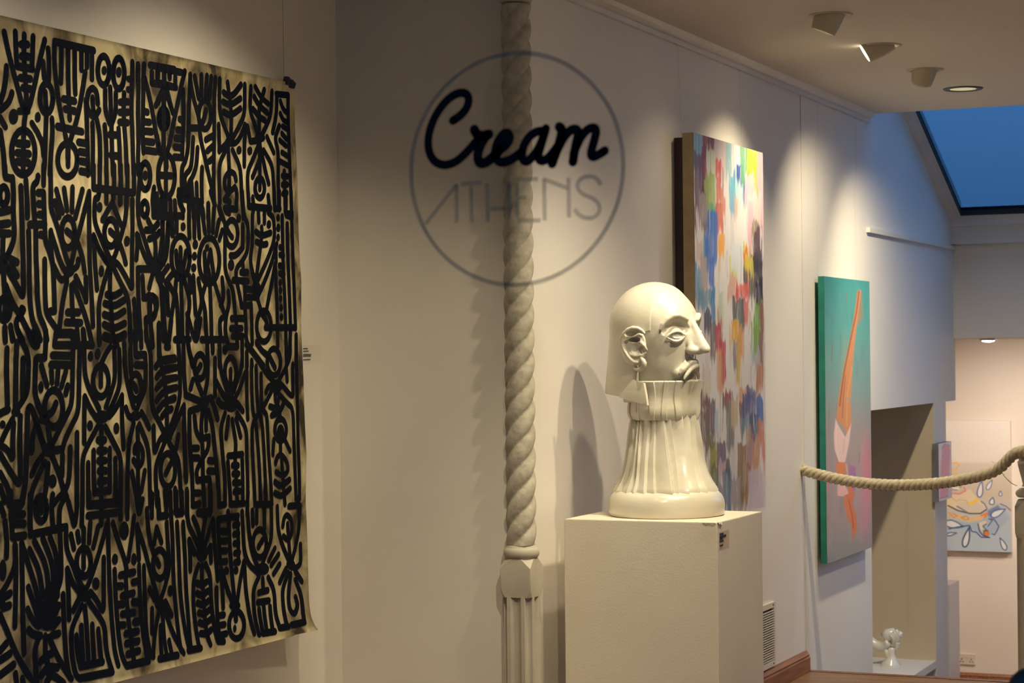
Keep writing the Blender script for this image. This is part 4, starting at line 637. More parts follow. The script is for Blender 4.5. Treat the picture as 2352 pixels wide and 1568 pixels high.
for y, x1 in ((1226, 1661), (1231, 1667), (1237, 1659), (1242, 1661), (1252, 1660)):
    p0 = onX(1652.5, y - .9, X1); p1 = onX(x1, y + .9, X1); tx.box((X1 + .001, p0[1], p1[2]), (X1 + .0015, p1[1], p0[2]))
tx.mk('print', steel, lb)

# ------------------------------------------------------------------ vent grille low on the wall
vt = empty('vent_grille', (WX, 7.9, .1), 'white slatted metal vent grille low on the wall behind the plinth', 'vent')
ya, yb = 7.70, onX(1775, 1400, WX)[1]; za, zb_ = onX(1772, 1528, WX)[2], onX(1772, 1381, WX)[2]
vw = mat('vent_white', (214, 204, 188), rough=.45)
f = MB(); t_ = .012
f.box((WX, ya, za), (WX + t_, ya + .02, zb_)).box((WX, yb - .02, za), (WX + t_, yb, zb_)).box((WX, ya + .02, za), (WX + t_, yb - .02, za + .022)).box((WX, ya + .02, zb_ - .022), (WX + t_, yb - .02, zb_)); vfr = f.mk('frame', vw, vt)
MB().box((WX + .0005, ya + .02, za + .022), (WX + .002, yb - .02, zb_ - .022)).mk('backing', dark, vt)
z = za + .026
while z < zb_ - .03:
    MB().box((WX + .004, ya + .02, z), (WX + .011, yb - .02, z + .0042)).mk('slat', vw, vt); z += .0098
for zz in (za + .011, zb_ - .011): MB().lathe((0, 0, 0), [(.004, 0), (.0035, .002), (.001, .0025)], 10).xf(Matrix.Translation((WX + t_, yb - .035, zz)) @ Matrix.Rotation(PI / 2, 4, 'Y')).mk('screw', steel, vfr)

# ------------------------------------------------------------------ lower room pieces
sp = empty('low_plinth', (-2.45, 11.9, LOW), 'white plinth in the lower room below the splash painting', 'plinth')
a = onY(2181, 1343, 11.78); zt = a[2]
bev(MB().box((a[0] - .4, 11.78, LOW), (a[0], 12.05, zt)).mk('body', mat('white_gloss_plinth', (236, 228, 216), rough=.3), sp), .002)
so = empty('wall_socket', (-2.3, FAR - .01, -.6), 'white double power socket on the lower room wall', 'socket')
a = onY(2200, 1500, FAR - .008); b = onY(2240, 1527, FAR - .008)
bev(MB().box((a[0], FAR - .010, b[2]), (b[0], FAR, a[2])).mk('plate', vw, so), .002); plate = so.children[0]
for u in (.22, .78):
    cx_ = a[0] + (b[0] - a[0]) * u; cz = (a[2] + b[2]) / 2 - .01
    for dx, dz, ww, hh in ((0, .010, .003, .005), (-.009, -.006, .004, .003), (.009, -.006, .004, .003)): MB().box((cx_ + dx - ww, FAR - .0108, cz + dz - hh), (cx_ + dx + ww, FAR - .0098, cz + dz + hh)).mk('pin_slot', dark, plate)
for u in (.4, .6):
    cx_ = a[0] + (b[0] - a[0]) * u; cz = (a[2] + b[2]) / 2 + .02
    MB().box((cx_ - .007, FAR - .0125, cz - .009), (cx_ + .007, FAR - .0098, cz + .009)).mk('rocker_switch', vw, plate)
# dark rounded thing just inside the window corner, far out of focus
bo = empty('window_display_ball', onY(2352, 1580, 2.62) * [1, 1, 0] + np.array([0, 0, 0]), 'black rounded finial at the bottom right corner of the window', 'finial')
c = onY(2372, 1590, 2.62)
MB().lathe((c[0], c[1], 0), [(.05, 0), (.05, .02), (.012, .04), (.012, c[2] - .03)] + [(.032 * math.sin(t), c[2] - .032 * math.cos(t)) for t in np.linspace(.4, PI - .02, 14)], 28).mk('ball_stand', mat('black_satin', (8, 8, 9), rough=.6, spec=.2), bo, smooth=True)
# ------------------------------------------------------------------ pottery head
def surface_nets(fn, lo, hi, h):
    lo = np.array(lo, float); n = np.ceil((np.array(hi) - lo) / h).astype(int) + 1
    ax = [lo[k] + h * np.arange(n[k]) for k in range(3)]
    G = np.empty(n)
    for i in range(0, n[0], 24):
        X, Y, Z = np.meshgrid(ax[0][i:i + 24], ax[1], ax[2], indexing='ij'); G[i:i + 24] = fn(X, Y, Z)
    s = G < 0
    c = np.zeros(n - 1, int)
    for dx in (0, 1):
        for dy in (0, 1):
            for dz in (0, 1): c += s[dx:n[0] - 1 + dx, dy:n[1] - 1 + dy, dz:n[2] - 1 + dz]
    act = (c > 0) & (c < 8); idx = -np.ones(act.shape, int); I = np.argwhere(act); idx[act] = np.arange(len(I))
    S = np.zeros((len(I), 3)); W = np.zeros(len(I))
    cor = [(a, b, d) for a in (0, 1) for b in (0, 1) for d in (0, 1)]
    for a in cor:
        for k in range(3):
            if a[k] == 0:
                b = list(a); b[k] = 1
                ga = G[I[:, 0] + a[0], I[:, 1] + a[1], I[:, 2] + a[2]]; gb = G[I[:, 0] + b[0], I[:, 1] + b[1], I[:, 2] + b[2]]
                m = (ga < 0) != (gb < 0); t = np.where(m, ga / np.where(m, ga - gb, 1), 0)
                p = np.tile(np.array(a, float), (len(I), 1)); p[:, k] = t
                S += p * m[:, None]; W += m
    V = lo + h * (I + S / W[:, None])
    F = []
    for k in range(3):
        u, v = [(1, 2), (2, 0), (0, 1)][k]
        sl0 = [slice(None)] * 3; sl1 = [slice(None)] * 3; sl0[k] = slice(0, -1); sl1[k] = slice(1, None)
        ch = s[tuple(sl0)] != s[tuple(sl1)]; E = np.argwhere(ch)
        E = E[(E[:, u] > 0) & (E[:, v] > 0) & (E[:, u] < n[u] - 1) & (E[:, v] < n[v] - 1)]
        flip = s[E[:, 0], E[:, 1], E[:, 2]]
        def g(du, dv): Q = E.copy(); Q[:, u] -= du; Q[:, v] -= dv; return idx[Q[:, 0], Q[:, 1], Q[:, 2]]
        q = np.stack([g(1, 1), g(0, 1), g(0, 0), g(1, 0)], 1); q[~flip] = q[~flip][:, ::-1]
        F.append(q)
    return V, np.concatenate(F)
def smin(a, b, k): hh = np.clip(.5 + .5 * (b - a) / k, 0, 1); return b + (a - b) * hh - k * hh * (1 - hh)
def smax(a, b, k): return -smin(-a, -b, k)
def ell(X, Y, Z, c, r):
    x, y, z = (X - c[0]) / r[0], (Y - c[1]) / r[1], (Z - c[2]) / r[2]; k0 = np.sqrt(x * x + y * y + z * z); k1 = np.sqrt((x / r[0]) ** 2 + (y / r[1]) ** 2 + (z / r[2]) ** 2)
    return k0 * (k0 - 1) / (k1 + 1e-9)
def cap(X, Y, Z, a, b, ra, rb):
    a = np.array(a, float); b = np.array(b, float); d = b - a; t = np.clip(((X - a[0]) * d[0] + (Y - a[1]) * d[1] + (Z - a[2]) * d[2]) / (d @ d), 0, 1)
    return np.sqrt((X - a[0] - t * d[0]) ** 2 + (Y - a[1] - t * d[1]) ** 2 + (Z - a[2] - t * d[2]) ** 2) - (ra + (rb - ra) * t)
def chain(X, Y, Z, pts, rr):
    d = None
    for i in range(len(pts) - 1):
        q = cap(X, Y, Z, pts[i], pts[i + 1], rr[i], rr[i + 1]); d = q if d is None else np.minimum(d, q)
    return d
# the head's own frame: x forward, y toward its near side, z up; measured with its gaze turned 50 degrees from the viewer
PSI = math.radians(50); SP, CP = math.sin(PSI), math.cos(PSI)
HC = onX(1510, 770, 0) if False else None
MPP = .001313
fwd = np.array([.960, -.279, 0]); side = np.array([-.279, -.960, 0]); fwd /= np.linalg.norm(fwd); side = np.array([fwd[1], -fwd[0], 0])
BASE = np.array([-2.07, 5.83, EYE - .4868])
AX = BASE + R0 * (-.029); HZ = EYE + .0535
def toW(P): P = np.atleast_2d(P); return np.array([AX[0], AX[1], HZ]) + P[:, :1] * fwd + P[:, 1:2] * side + P[:, 2:3] * np.array([0, 0, 1])
def zl(py): return (770 - py) * MPP
def xl(px, y): return ((px - 1510) * MPP + CP * y) / SP
def base_sdf(X, Y, Z):
    d = ell(X, Y, Z, (-.003, 0, .028), (.138, .107, .127))
    d = smin(d, ell(X, Y, Z, (.034, 0, .024), (.100, .101, .112)), .02)
    d = smin(d, ell(X, Y, Z, (.026, 0, -.055), (.101, .090, .135)), .03)
    return smin(d, cap(X, Y, Z, (-.02, 0, -.1), (-.015, 0, -.22), .078, .085), .03)
def onface(px, py, lift=0.):
    """point of the bare head under that spot of its near profile"""
    x0 = (px - 1510) * MPP; z = zl(py)
    t = .3; 
    for _ in range(60):
        p = (SP * x0 + CP * t, -CP * x0 + SP * t, z)
        d = float(base_sdf(*[np.array(v) for v in p])) - lift
        t -= d * .8
        if abs(d) < 1e-5: break
    return np.array(p)
mir = lambda P: [np.array([p[0], -p[1], p[2]]) for p in P]
FP = lambda L, lift=0.: [onface(x, y, lift) for x, y in L]
BROW = FP([(1517, 757), (1522, 746), (1532, 734), (1545, 726), (1559, 725), (1570, 730), (1578, 735)], .0045); BROWR = [.004, .0062, .0082, .0088, .0084, .0074, .0052]
SOCK = FP([(1526, 763), (1537, 751), (1551, 746), (1566, 749), (1577, 757)], .0)
EYEC = onface(1552, 769, -.009)
ULID = FP([(1528, 776), (1534, 770), (1543, 764), (1553, 761), (1562, 763), (1568, 768), (1574, 770)], .0075)
LLID = FP([(1531, 776), (1538, 779), (1545, 783), (1554, 784), (1562, 781), (1568, 776), (1575, 770)], .0075)
SLIT = FP([(1533, 775), (1542, 772), (1552, 770), (1561, 770), (1567, 771)], .012)
BAG = FP([(1533, 782), (1541, 790), (1552, 793), (1563, 789), (1571, 779)], .004)
LIPU = [np.array([xl(px, y), y, zl(py)]) for px, py, y in ((1562, 855, .040), (1567, 848, .035), (1577, 838.5, .022), (1588, 831.5, .010), (1596, 830, .0))]
LIPL = [np.array([xl(px, y), y, zl(py)]) for px, py, y in ((1570, 868, .036), (1574, 861, .031), (1584, 849, .018), (1593, 842, .008), (1600, 840, .0))]
PHIL = 0
def face_sdf(X, Y, Z):
    Ya = np.abs(Y)
    d = base_sdf(X, Y, Z)
    d = smax(d, -(chain(X, Ya, Z, SOCK, [.009, .0160, .0185, .0185, .0130])), .0025)            # socket under the brow
    d = smin(d, chain(X, Ya, Z, BROW, BROWR), .004)
    eye = np.sqrt((X - EYEC[0]) ** 2 + (Ya - EYEC[1]) ** 2 + (Z - EYEC[2]) ** 2) - .0215
    d = smin(d, eye, .004)
    d = smax(d, -chain(X, Ya, Z, SLIT, [.003, .0068, .0086, .0078, .004]), .001)
    d = smin(d, np.sqrt((X - EYEC[0]) ** 2 + (Ya - EYEC[1]) ** 2 + (Z - EYEC[2] + .002) ** 2) - .0162, .001)   # eyeball inside the lids
    d = smin(d, chain(X, Ya, Z, ULID, [.002, .0028, .0034, .0036, .0034, .003, .0022]), .003)
    d = smax(d, -chain(X, Ya, Z, BAG, [.003, .0058, .0068, .0058, .003]), .002)
    d = smin(d, chain(X, Ya, Z, LLID, [.002, .0034, .0042, .0044, .0042, .0036, .0026]), .0018)
    # nose: ridge, sides, wings, flat underside
    n = cap(X, Y, Z, (.131, 0, .048), (.187, 0, -.042), .0105, .0125)
    n = smin(n, cap(X, Ya, Z, (.124, .009, .02), (.148, .017, -.046), .010, .0120), .014)
    n = smin(n, cap(X, Y, Z, (.14, 0, 0), (.172, 0, -.04), .014, .016), .012)
    n = smin(n, ell(X, Ya, Z, (.150, .018, -.046), (.020, .0115, .0115)), .008)
    n = smax(n, -(Z + .0585 - (X - .15) * .14), .003)
    d = smin(d, n, .007)
    d = smin(d, cap(X, Ya, Z, (.106, .030, -.112), (.131, 0, -.086), .019, .019), .010)          # muzzle
    # lips: two downturned rolls above a hollow
    d = smax(d, -ell(X, Y, Z, (.160, 0, -.126), (.026, .024, .020)), .004)
    d = smin(d, chain(X, Ya, Z, LIPU, [.0055, .0085, .0098, .0092, .0084]), .002)
    d = smin(d, chain(X, Ya, Z, LIPL, [.004, .0058, .0066, .0068, .0066]), .0015)
    d = smax(d, -chain(X, Ya, Z, [np.array([.158, 0, -.070]), np.array([.160, 0, -.080])], [.004, .005]), .003)
    d = d + .0007 * np.sin(62 * X + 20 * Z) * np.sin(55 * Y + 30) * np.sin(58 * Z + 10 * X)
    return np.maximum(d, -(Z + .20))
print('head: eye', EYEC, 'brow', BROW[3])
ceram = mat('cream_glazed_ceramic', (208, 203, 187), (199, 192, 171), rough=.32, scale=9, bump=.6, bscale=16, coat=.35)
hd = empty('pottery_head', (BASE[0], BASE[1], BASE[2]), 'cream glazed pottery bust of a frowning head on a pleated neck', 'sculpture')
V, F = surface_nets(face_sdf, (-.16, -.125, -.205), (.225, .125, .175), .0024)
mk('face', toW(V), F, ceram, hd, smooth=True)
# hair: smooth cap with a raised edge, falling behind the ears
def hair_sdf(X, Y, Z):
    Ya = np.abs(Y)
    sk_ = ell(X, Y, Z, (-.003, 0, .028), (.138, .107, .127))
    zc = np.clip(-Z, 0, .2)
    curt = (np.sqrt(((X + .003) / (.137 + .12 * zc)) ** 2 + (Y / .1065) ** 2) - 1) * .12
    wz = np.clip((.05 - Z) / .06, 0, 1); body = sk_ * (1 - wz) + curt * wz
    out = body - .0072; inn = body + .010
    sh = np.maximum(out, -inn)
    edge = X - (.048 + np.where(Y > 0, .125, .42) * Ya)
    low = .0105 - Z + np.clip(.05 - X, 0, 1) * -.42 * 1.0                    # lower edge of the side lock, rising back to the ear
    bx = np.where(Z < -.035, X - .012, X + .018)                     # behind the ear the hair falls free
    keep = np.minimum(np.maximum(edge, low), bx)
    d = smax(sh, keep, .004)
    d = np.maximum(d, -(Z + .172 + .10 * (X + .15)))
    return d
V, F = surface_nets(hair_sdf, (-.175, -.135, -.20), (.08, .135, .18), .0024)
mk('hair', toW(V), F, ceram, hd, smooth=True)
# ears (traced on the near side, mirrored for the far one)
def ep(u, v, out): px, py = 1400 + u / 8.71, 740 + v / 8.71; y = .1075 + out; return np.array([xl(px, y), y, zl(py)])
RIM = [ep(u, v, o) for u, v, o in ((700, 215, .004), (650, 160, .008), (570, 118, .014), (480, 110, .019), (390, 145, .022), (310, 220, .024), (268, 310, .024), (272, 420, .022), (310, 540, .019), (370, 650, .016), (440, 730, .013), (510, 785, .010), (580, 790, .007), (630, 740, .004))]
RIMR = [.004, .005, .0062, .0068, .0068, .0062, .006, .0058, .0056, .0056, .0062, .0075, .0080, .006]
ANT = [ep(u, v, o) for u, v, o in ((330, 370, .015), (420, 320, .016), (520, 268, .015), (600, 235, .011), (660, 262, .008), (690, 340, .006))]
CRUS = [ep(u, v, o) for u, v, o in ((350, 440, .013), (390, 560, .012), (450, 640, .012), (540, 668, .011), (640, 650, .009), (720, 600, .005))]
TRAG = [ep(u, v, o) for u, v, o in ((660, 300, .006), (640, 400, .010), (690, 460, .009), (745, 540, .005))]
def ear_sdf(X, Y, Z):
    Ya = Y
    c = ep(500, 470, .004)
    plate = np.maximum(ell(X, Y, Z, c, (.046, .012, .058)), Y - .1185 - .10 * (c[0] - X) - .004)
    d = smin(plate, chain(X, Y, Z, RIM, RIMR), .004)
    d = smin(d, chain(X, Y, Z, ANT, [.003, .0042, .0046, .0044, .004, .003]), .003)
    d = smin(d, chain(X, Y, Z, CRUS, [.003, .004, .0045, .0045, .004, .003]), .004)
    d = smin(d, chain(X, Y, Z, TRAG, [.003, .0055, .0055, .003]), .003)
    d = smax(d, -ell(X, Y, Z, ep(430, 225, .014), (.024, .016, .0080)), .002)
    d = smax(d, -ell(X, Y, Z, ep(520, 345, .012), (.019, .015, .0075)), .002)
    d = smax(d, -ell(X, Y, Z, ep(655, 545, .008), (.010, .020, .011)), .002)
    d = smax(d, -ell(X, Y, Z, ep(530, 510, .016), (.016, .008, .017)), .004)
    return d
V, F = surface_nets(ear_sdf, (-.07, .085, -.115), (.075, .15, .045), .0017)
ears = [mk('ear', toW(V), F, ceram, hd, smooth=True)]
ears.append(mk('ear', toW(V * [1, -1, 1]), [f[::-1] for f in F], ceram, hd, smooth=True))
for sg in (1, -1):
    pts = [ep(u, v, o) * [1, sg, 1] for u, v, o in ((630, 705, .012), (668, 745, .018), (690, 800, .019), (680, 870, .016), (640, 920, .012), (575, 935, .006), (520, 900, .0), (495, 850, -.003), (505, 800, -.003))]
    MB().tube(toW(smooth_path(pts, 30) if False else np.array(pts)), [.0042, .0065, .0075, .0078, .0075, .0068, .006, .005, .004], 12).mk('earring', ceram, ears[0 if sg == 1 else 1], smooth=True)
# pleated neck, collar, base
rpl = np.random.default_rng(5); NPL = 27
pa = np.sort((np.arange(NPL) + rpl.uniform(-.28, .28, NPL)) / NPL * 2 * PI); amp = rpl.uniform(.6, 1.3, NPL)
def pleat(phi, sharp=1.):
    k = np.searchsorted(pa, phi % (2 * PI)) % NPL; a = pa[k - 1]; b = pa[k]; w_ = (b - a) % (2 * PI); t = ((phi - a) % (2 * PI)) / w_
    return amp[k] * (t if t < .86 else (1 - t) / .14 * .86)
def zpy(py): return HZ + zl(py) - BASE[2]
NZ = 810
def warped(c, prof, rf, wf, cap0=True, cap1=True, n=NZ):
    return MB().loft([[(c[0] + rf(r, z, p) * math.cos(p + wf(p, z)), c[1] + rf(r, z, p) * math.sin(p + wf(p, z)), c[2] + z) for p in np.linspace(0, 2 * PI, n, False)] for r, z in prof], True, cap0, cap1)
prof = [(.098, zpy(950)), (.100, zpy(975)), (.104, zpy(1000)), (.107, zpy(1015)), (.1105, zpy(1030)), (.119, zpy(1060)), (.129, zpy(1085)), (.139, zpy(1103)), (.147, zpy(1114)), (.152, zpy(1121)), (.153, zpy(1128)), (.147, zpy(1131)), (.12, zpy(1131))]
def rfl(r, z, p):
    q = pleat(p); f = np.clip((zpy(940) - z) / .05, 0, 1)
    return r + (.0145 * f) * (q - .5) + .0025 * math.sin(2 * p + z * 30)
cN = (BASE[0] - .004, BASE[1], BASE[2])
warped(cN, prof[::-1], rfl, lambda p, z: .07 * math.sin(z * 13 + 2 * math.sin(3 * p))).mk('pleated_neck', ceram, hd, auto=38)
pa2 = np.sort((np.arange(15) + rpl.uniform(-.25, .25, 15)) / 15 * 2 * PI)
def rcol(r, z, p):
    k = np.searchsorted(pa2, p % (2 * PI)) % 15; a = pa2[k - 1]; b = pa2[k]; w_ = (b - a) % (2 * PI); t = ((p - a) % (2 * PI)) / w_
    strap = 1. if t < .36 else (0. if t > .40 else (.40 - t) / .04)
    if t > .96: strap = (t - .96) / .04
    return r + .0046 * strap + .0025 * math.sin(3 * p + 20 * z) + .0015 * math.sin(7 * p)
cC = (BASE[0] - .006, BASE[1] - .001, BASE[2])
profc = [(.088, zpy(962)), (.098, zpy(962)), (.1035, zpy(955)), (.107, zpy(945)), (.107, zpy(932)), (.104, zpy(920)), (.1065, zpy(905)), (.111, zpy(890)), (.1155, zpy(878)), (.1165, zpy(875)), (.1145, zpy(872.5)), (.111, zpy(874)), (.108, zpy(885)), (.10, zpy(930))]
warped(cC, profc, rcol, lambda p, z: .05 * math.sin(z * 24 + 4 * math.sin(2 * p)), True, False).mk('collar', ceram, hd, auto=38)
# open collar flap turned out at the back
fl0 = [(1424, 909, .118), (1440, 886, .120), (1455, 869, .119), (1466, 874, .121), (1477, 877, .122), (1481, 903, .126), (1484, 927, .128), (1462, 921, .126), (1442, 915, .122)]
def fpos(px, py, y): return toW(np.array([xl(px, y), y, zl(py)]))[0]
vf = [fpos(*q) for q in fl0]; cen = fpos(1460, 898, .127); out = side * .004
nF = len(vf)
fb = [v - side * .010 for v in vf]
MB().add(vf + [cen] + fb, [(i, (i + 1) % nF, nF) for i in range(nF)] + [tuple(nF + 1 + i for i in range(nF))[::-1]] + [(i, nF + 1 + i, nF + 1 + (i + 1) % nF, (i + 1) % nF) for i in range(nF)]).mk('collar_flap', ceram, hd, auto=50)
rb = [(.10, 0), (.168, 0), (.1725, .004), (.1745, .016), (.1752, .032), (.1735, .048), (.168, .062), (.158, .072), (.146, .0755), (.10, .077)]
MB().lathe(BASE, rb, 120, lambda r, z, p: r + .0012 * math.sin(3 * p + 40 * z) + .0008 * math.sin(8 * p)).mk('base_ring', ceram, hd, smooth=True)
# statuette: a fist gripping a curled tail on a small foot
st = empty('fist_statuette', onY(2045, 1533, 10.85), 'small white porcelain statuette of a gripping fist in the low alcove', 'statuette')
porc = mat('white_porcelain', (232, 228, 216), rough=.25, coat=.3)
SY = 10.85; q = lambda x, y, dy=0.: onY(1980 + x / 10.59, 1420 + y / 10.59, SY + dy)
m1 = .00233
mb = MB().tube([q(700, 1180), q(700, 1100), q(715, 1000), q(725, 900), q(720, 800), q(730, 700)], [.058, .050, .032, .022, .022, .028], 18)
b0 = q(700, 1190); z0 = -.32
mb.lathe((b0[0], b0[1], 0), [(.054, z0), (.056, z0 + .01), (.054, b0[2] - .004), (.044, b0[2] + .006)], 28); mb.mk('foot', porc, st, smooth=True)
MB().tube([q(540, 470), q(640, 400), q(760, 380), (q(820, 420))], [.030, .036, .034, .02], 16).mk('palm', porc, st, smooth=True)
for k in range(4):
    o = k * 48
    MB().tube(smooth_path([q(660 + o, 380 - o * .75, -.035), q(720 + o, 400 - o * .6, -.052), q(790 + o * .8, 470 - o * .5, -.05), q(810 + o * .6, 540 - o * .35, -.035), q(780 + o * .5, 590 - o * .3, -.015)], 16), .0115, 10).mk('finger', porc, st, smooth=True)
MB().tube([q(900, 340, -.01), q(940, 370, -.03), q(925, 440, -.045)], [.012, .012, .009], 10).mk('thumb', porc, st, smooth=True)
MB().tube(smooth_path([q(120, 420), q(220, 560), q(330, 650), q(440, 690), q(540, 670), q(620, 600, -.02), q(660, 560, -.03)], 40), [.020 + .006 * math.sin(i / 40 * PI) for i in range(40)], 14).mk('curled_tail', porc, st, smooth=True)
MB().tube(smooth_path([q(880, 560, -.03), q(860, 660, -.03), q(820, 780, -.02)], 16), [.014 - .0005 * i for i in range(16)], 10).mk('drape', porc, st, smooth=True)
MB().tube([q(590, 740, -.01), q(600, 860, -.01), q(610, 980, -.01)], [.014, .012, .004], 10).mk('drape', porc, st, smooth=True)
# ------------------------------------------------------------------ lettering on the shop window
lg = empty('window_logo', onY(1183, 390, GY - .012) , 'round vinyl shop logo on the window glass reading Cream ATHENS', 'sign')
LY = GY - .0118
vin = mat('black_vinyl', (4, 4, 4), rough=.8, spec=.05)
vgrey = film_mat('grey_vinyl', (58, 48, 36), .52)
vgrey2 = film_mat('pale_grey_vinyl', (76, 64, 44), .44)
LP = lambda x, y: onY(900 + x / 2.657, 90 + y / 2.657, LY)[[0, 2]]
def strip(mb, P, wd, closed=False, taper=None):
    P = np.array(P); n_ = len(P); T = np.gradient(P, axis=0)
    if closed: T = np.roll(P, -1, 0) - np.roll(P, 1, 0)
    T /= np.linalg.norm(T, axis=1)[:, None]; Nn = np.stack([-T[:, 1], T[:, 0]], 1)
    wv = (np.full(n_, wd) if np.isscalar(wd) else np.array(wd))[:, None] / 2
    V = [(p[0], LY, p[1]) for p in P + Nn * wv] + [(p[0], LY, p[1]) for p in P - Nn * wv]
    mb.add(V, [(i, (i + 1) % n_, (i + 1) % n_ + n_, i + n_) for i in range(n_ if closed else n_ - 1)])
def dense(L, n=40):
    P = np.array([LP(*q) for q in L]); 
    for _ in range(3):
        Q = [P[0]]
        for a, b in zip(P[:-1], P[1:]): Q += [.75 * a + .25 * b, .25 * a + .75 * b]
        Q.append(P[-1]); P = np.array(Q)
    return P
c0 = LP(750, 792); R1 = LP(750, 85)[1] - c0[1]
mb = MB(); strip(mb, [(c0[0] + R1 * math.cos(t), c0[1] + R1 * math.sin(t)) for t in np.linspace(0, 2 * PI, 128, False)], .0058, True); mb.mk('ring', vgrey, lg)
um = 2.63 / FPX / 2.657
CRE = [([(372, 497), (430, 458), (468, 400), (468, 342), (428, 322), (365, 345), (300, 410), (248, 500), (220, 600), (225, 690), (262, 752), (325, 772), (395, 748), (452, 695), (500, 640), (530, 600)], 46),
       ([(503, 552), (520, 585), (555, 590), (592, 580)], 50), ([(575, 590), (545, 640), (522, 700), (530, 758), (575, 755), (620, 715), (655, 680)], 50),
       ([(625, 700), (690, 655), (722, 610), (712, 572), (680, 575), (645, 625), (628, 690), (645, 748), (690, 752), (740, 728), (790, 690)], 46),
       ([(925, 560), (880, 562), (830, 600), (795, 670), (795, 735), (825, 752), (870, 705), (910, 640), (940, 545)], 44), ([(938, 550), (912, 640), (892, 710), (905, 745), (945, 735), (985, 690), (1010, 655)], 46),
       ([(1022, 535), (1042, 552), (1020, 640), (1000, 700), (978, 758)], 48), ([(1000, 700), (1040, 610), (1085, 555), (1125, 545), (1140, 570), (1122, 640), (1105, 748)], 46), ([(1108, 700), (1145, 610), (1190, 550), (1235, 535), (1250, 560), (1232, 630), (1212, 700), (1225, 722), (1262, 705), (1300, 680)], 44)]
mb = MB()
for L, wd in CRE:
    P = dense(L); W_ = (1.18 if wd == 46 and L[0][0] < 400 else 1.26) * wd * um * np.ones(len(P)); strip(mb, P, W_)
    for q in (P[0], P[-1]): mb.add([(q[0] + W_[0] * .5 * math.cos(t), LY, q[1] + W_[0] * .5 * math.sin(t)) for t in np.linspace(0, 2 * PI, 14, False)], [tuple(range(14))])
mb.mk('script_lettering', vin, lg)
ATH = [[[(205, 1128), (398, 884)], [(395, 884), (395, 1122)]], [[(424, 885), (552, 873)], [(484, 892), (488, 1118)]], [[(582, 880), (586, 1115)], [(713, 865), (715, 1102)], [(600, 1036), (700, 1034)]],
       [[(765, 858), (892, 853)], [(763, 875), (763, 1096)], [(775, 968), (822, 966)], [(765, 1108), (908, 1104)]], [[(930, 850), (933, 1105)], [(922, 852), (1080, 912)], [(1078, 846), (1082, 1088)]],
       [[(1278, 888), (1245, 842), (1195, 833), (1142, 855), (1128, 905), (1165, 948), (1225, 968), (1268, 1005), (1268, 1060), (1225, 1094), (1170, 1090), (1130, 1062), (1118, 1034)]]]
for LT in ATH:
    mb = MB()
    for L in LT: strip(mb, dense(L) if len(L) > 2 else [LP(*q) for q in L], 27 * um)
    mb.mk('letter', vgrey2, lg)
# ------------------------------------------------------------------ lamps
lampw = mat('lamp_white_enamel', (196, 186, 158), (186, 176, 148), rough=.45)
chrome = mat('lamp_rim_metal', (190, 190, 195), rough=.25, metal=.8)
lens = mat('lamp_lens', (255, 240, 215), emit=((255, 236, 205), 5.0))
WARM = (1, .84, .60)
def eyeball(px, py, target, power, size, label, loc=None, r=.072, cup=.075, lit=False, tilt=None, col=WARM):
    c = onZ(px, py, CEIL) if loc is None else np.array(loc, float)
    e = empty('ceiling_spotlight', (c[0], c[1], CEIL - .09), label, 'light', 'ceiling spotlights')
    C = (c[0], c[1], CEIL)
    mb = MB().lathe(C, [(.050, 0), (.050, -.003), (r, -.005), (r + .003, -.002), (r + .003, 0)], 40, cap0=False, cap1=False); mb.mk('trim_ring', chrome if False else lampw, e, smooth=True)
    d = Vector(target) - Vector(C); d.normalize()
    if tilt: d = Vector(tilt).normalized()
    # dome cup tipped toward its target: outer wall, rim and recessed lens
    q = Vector((0, 0, -1)).rotation_difference(d).to_matrix().to_4x4()
    T = Matrix.Translation(Vector((C[0], C[1], CEIL + .012))) @ q
    pts = [(.050, .03), (.051, 0), (.050, -.02), (.047, -.045), (.043, -.066), (.041, -.074), (.038, -.074), (.038, -.050)]
    pts = [(a, z * cup / .075) for a, z in pts]
    mb = MB().lathe((0, 0, 0), pts, 36, cap0=False, cap1=False).xf(T); eb = mb.mk('eyeball', lampw, e, smooth=True)
    if lit is not None:
        mb = MB().lathe((0, 0, 0), [(.002, (-.075 if lit else -.058) * cup / .075), (.0375, (-.0745 if lit else -.054) * cup / .075)], 24, cap0=True, cap1=False).xf(T); mb.mk('lens', lens, eb)
        L = Vector((C[0], C[1], CEIL + .012)) + d * (.082 * cup / .075)
        spot('spot', tuple(L), target, power, size, parent=e, col=col, rad=.022)
    return e
eyeball(1908, 34, (WX, 6.75, 1.0), 10, 100, 'white eyeball ceiling spotlight nearest the window, of the visible row')
eyeball(2025, 104, (WX + .05, 7.50, 1.25), 56, 100, 'white eyeball ceiling spotlight whose bright lens edge shows', tilt=(-1, -.30, -.62), lit=True)
eyeball(2125, 160, (WX, 9.05, .8), 46, 112, 'white eyeball ceiling spotlight beside the flush round one')
c = onZ(2212, 203, CEIL)
e = empty('ceiling_downlight', (c[0], c[1], CEIL - .02), 'flush round recessed ceiling light next to the skylight opening', 'light')
MB().lathe((c[0], c[1], CEIL), [(.058, .001), (.058, -.004), (.082, -.006), (.086, -.002), (.086, .0)], 40, cap0=False, cap1=False).mk('trim_ring', mat('dark_ring', (70, 70, 78), rough=.4), e, smooth=True)
MB().lathe((c[0], c[1], CEIL), [(.001, -.0015), (.060, -.003)], 40, cap0=False, cap1=False).mk('reflector', mat('pale_reflector', (225, 220, 180), rough=.5, emit=((225, 220, 170), .45)), e)
spot('spot', (c[0], c[1], CEIL - .012), (-2.15, 10.5, -.2), 150, 104, parent=e, col=WARM)
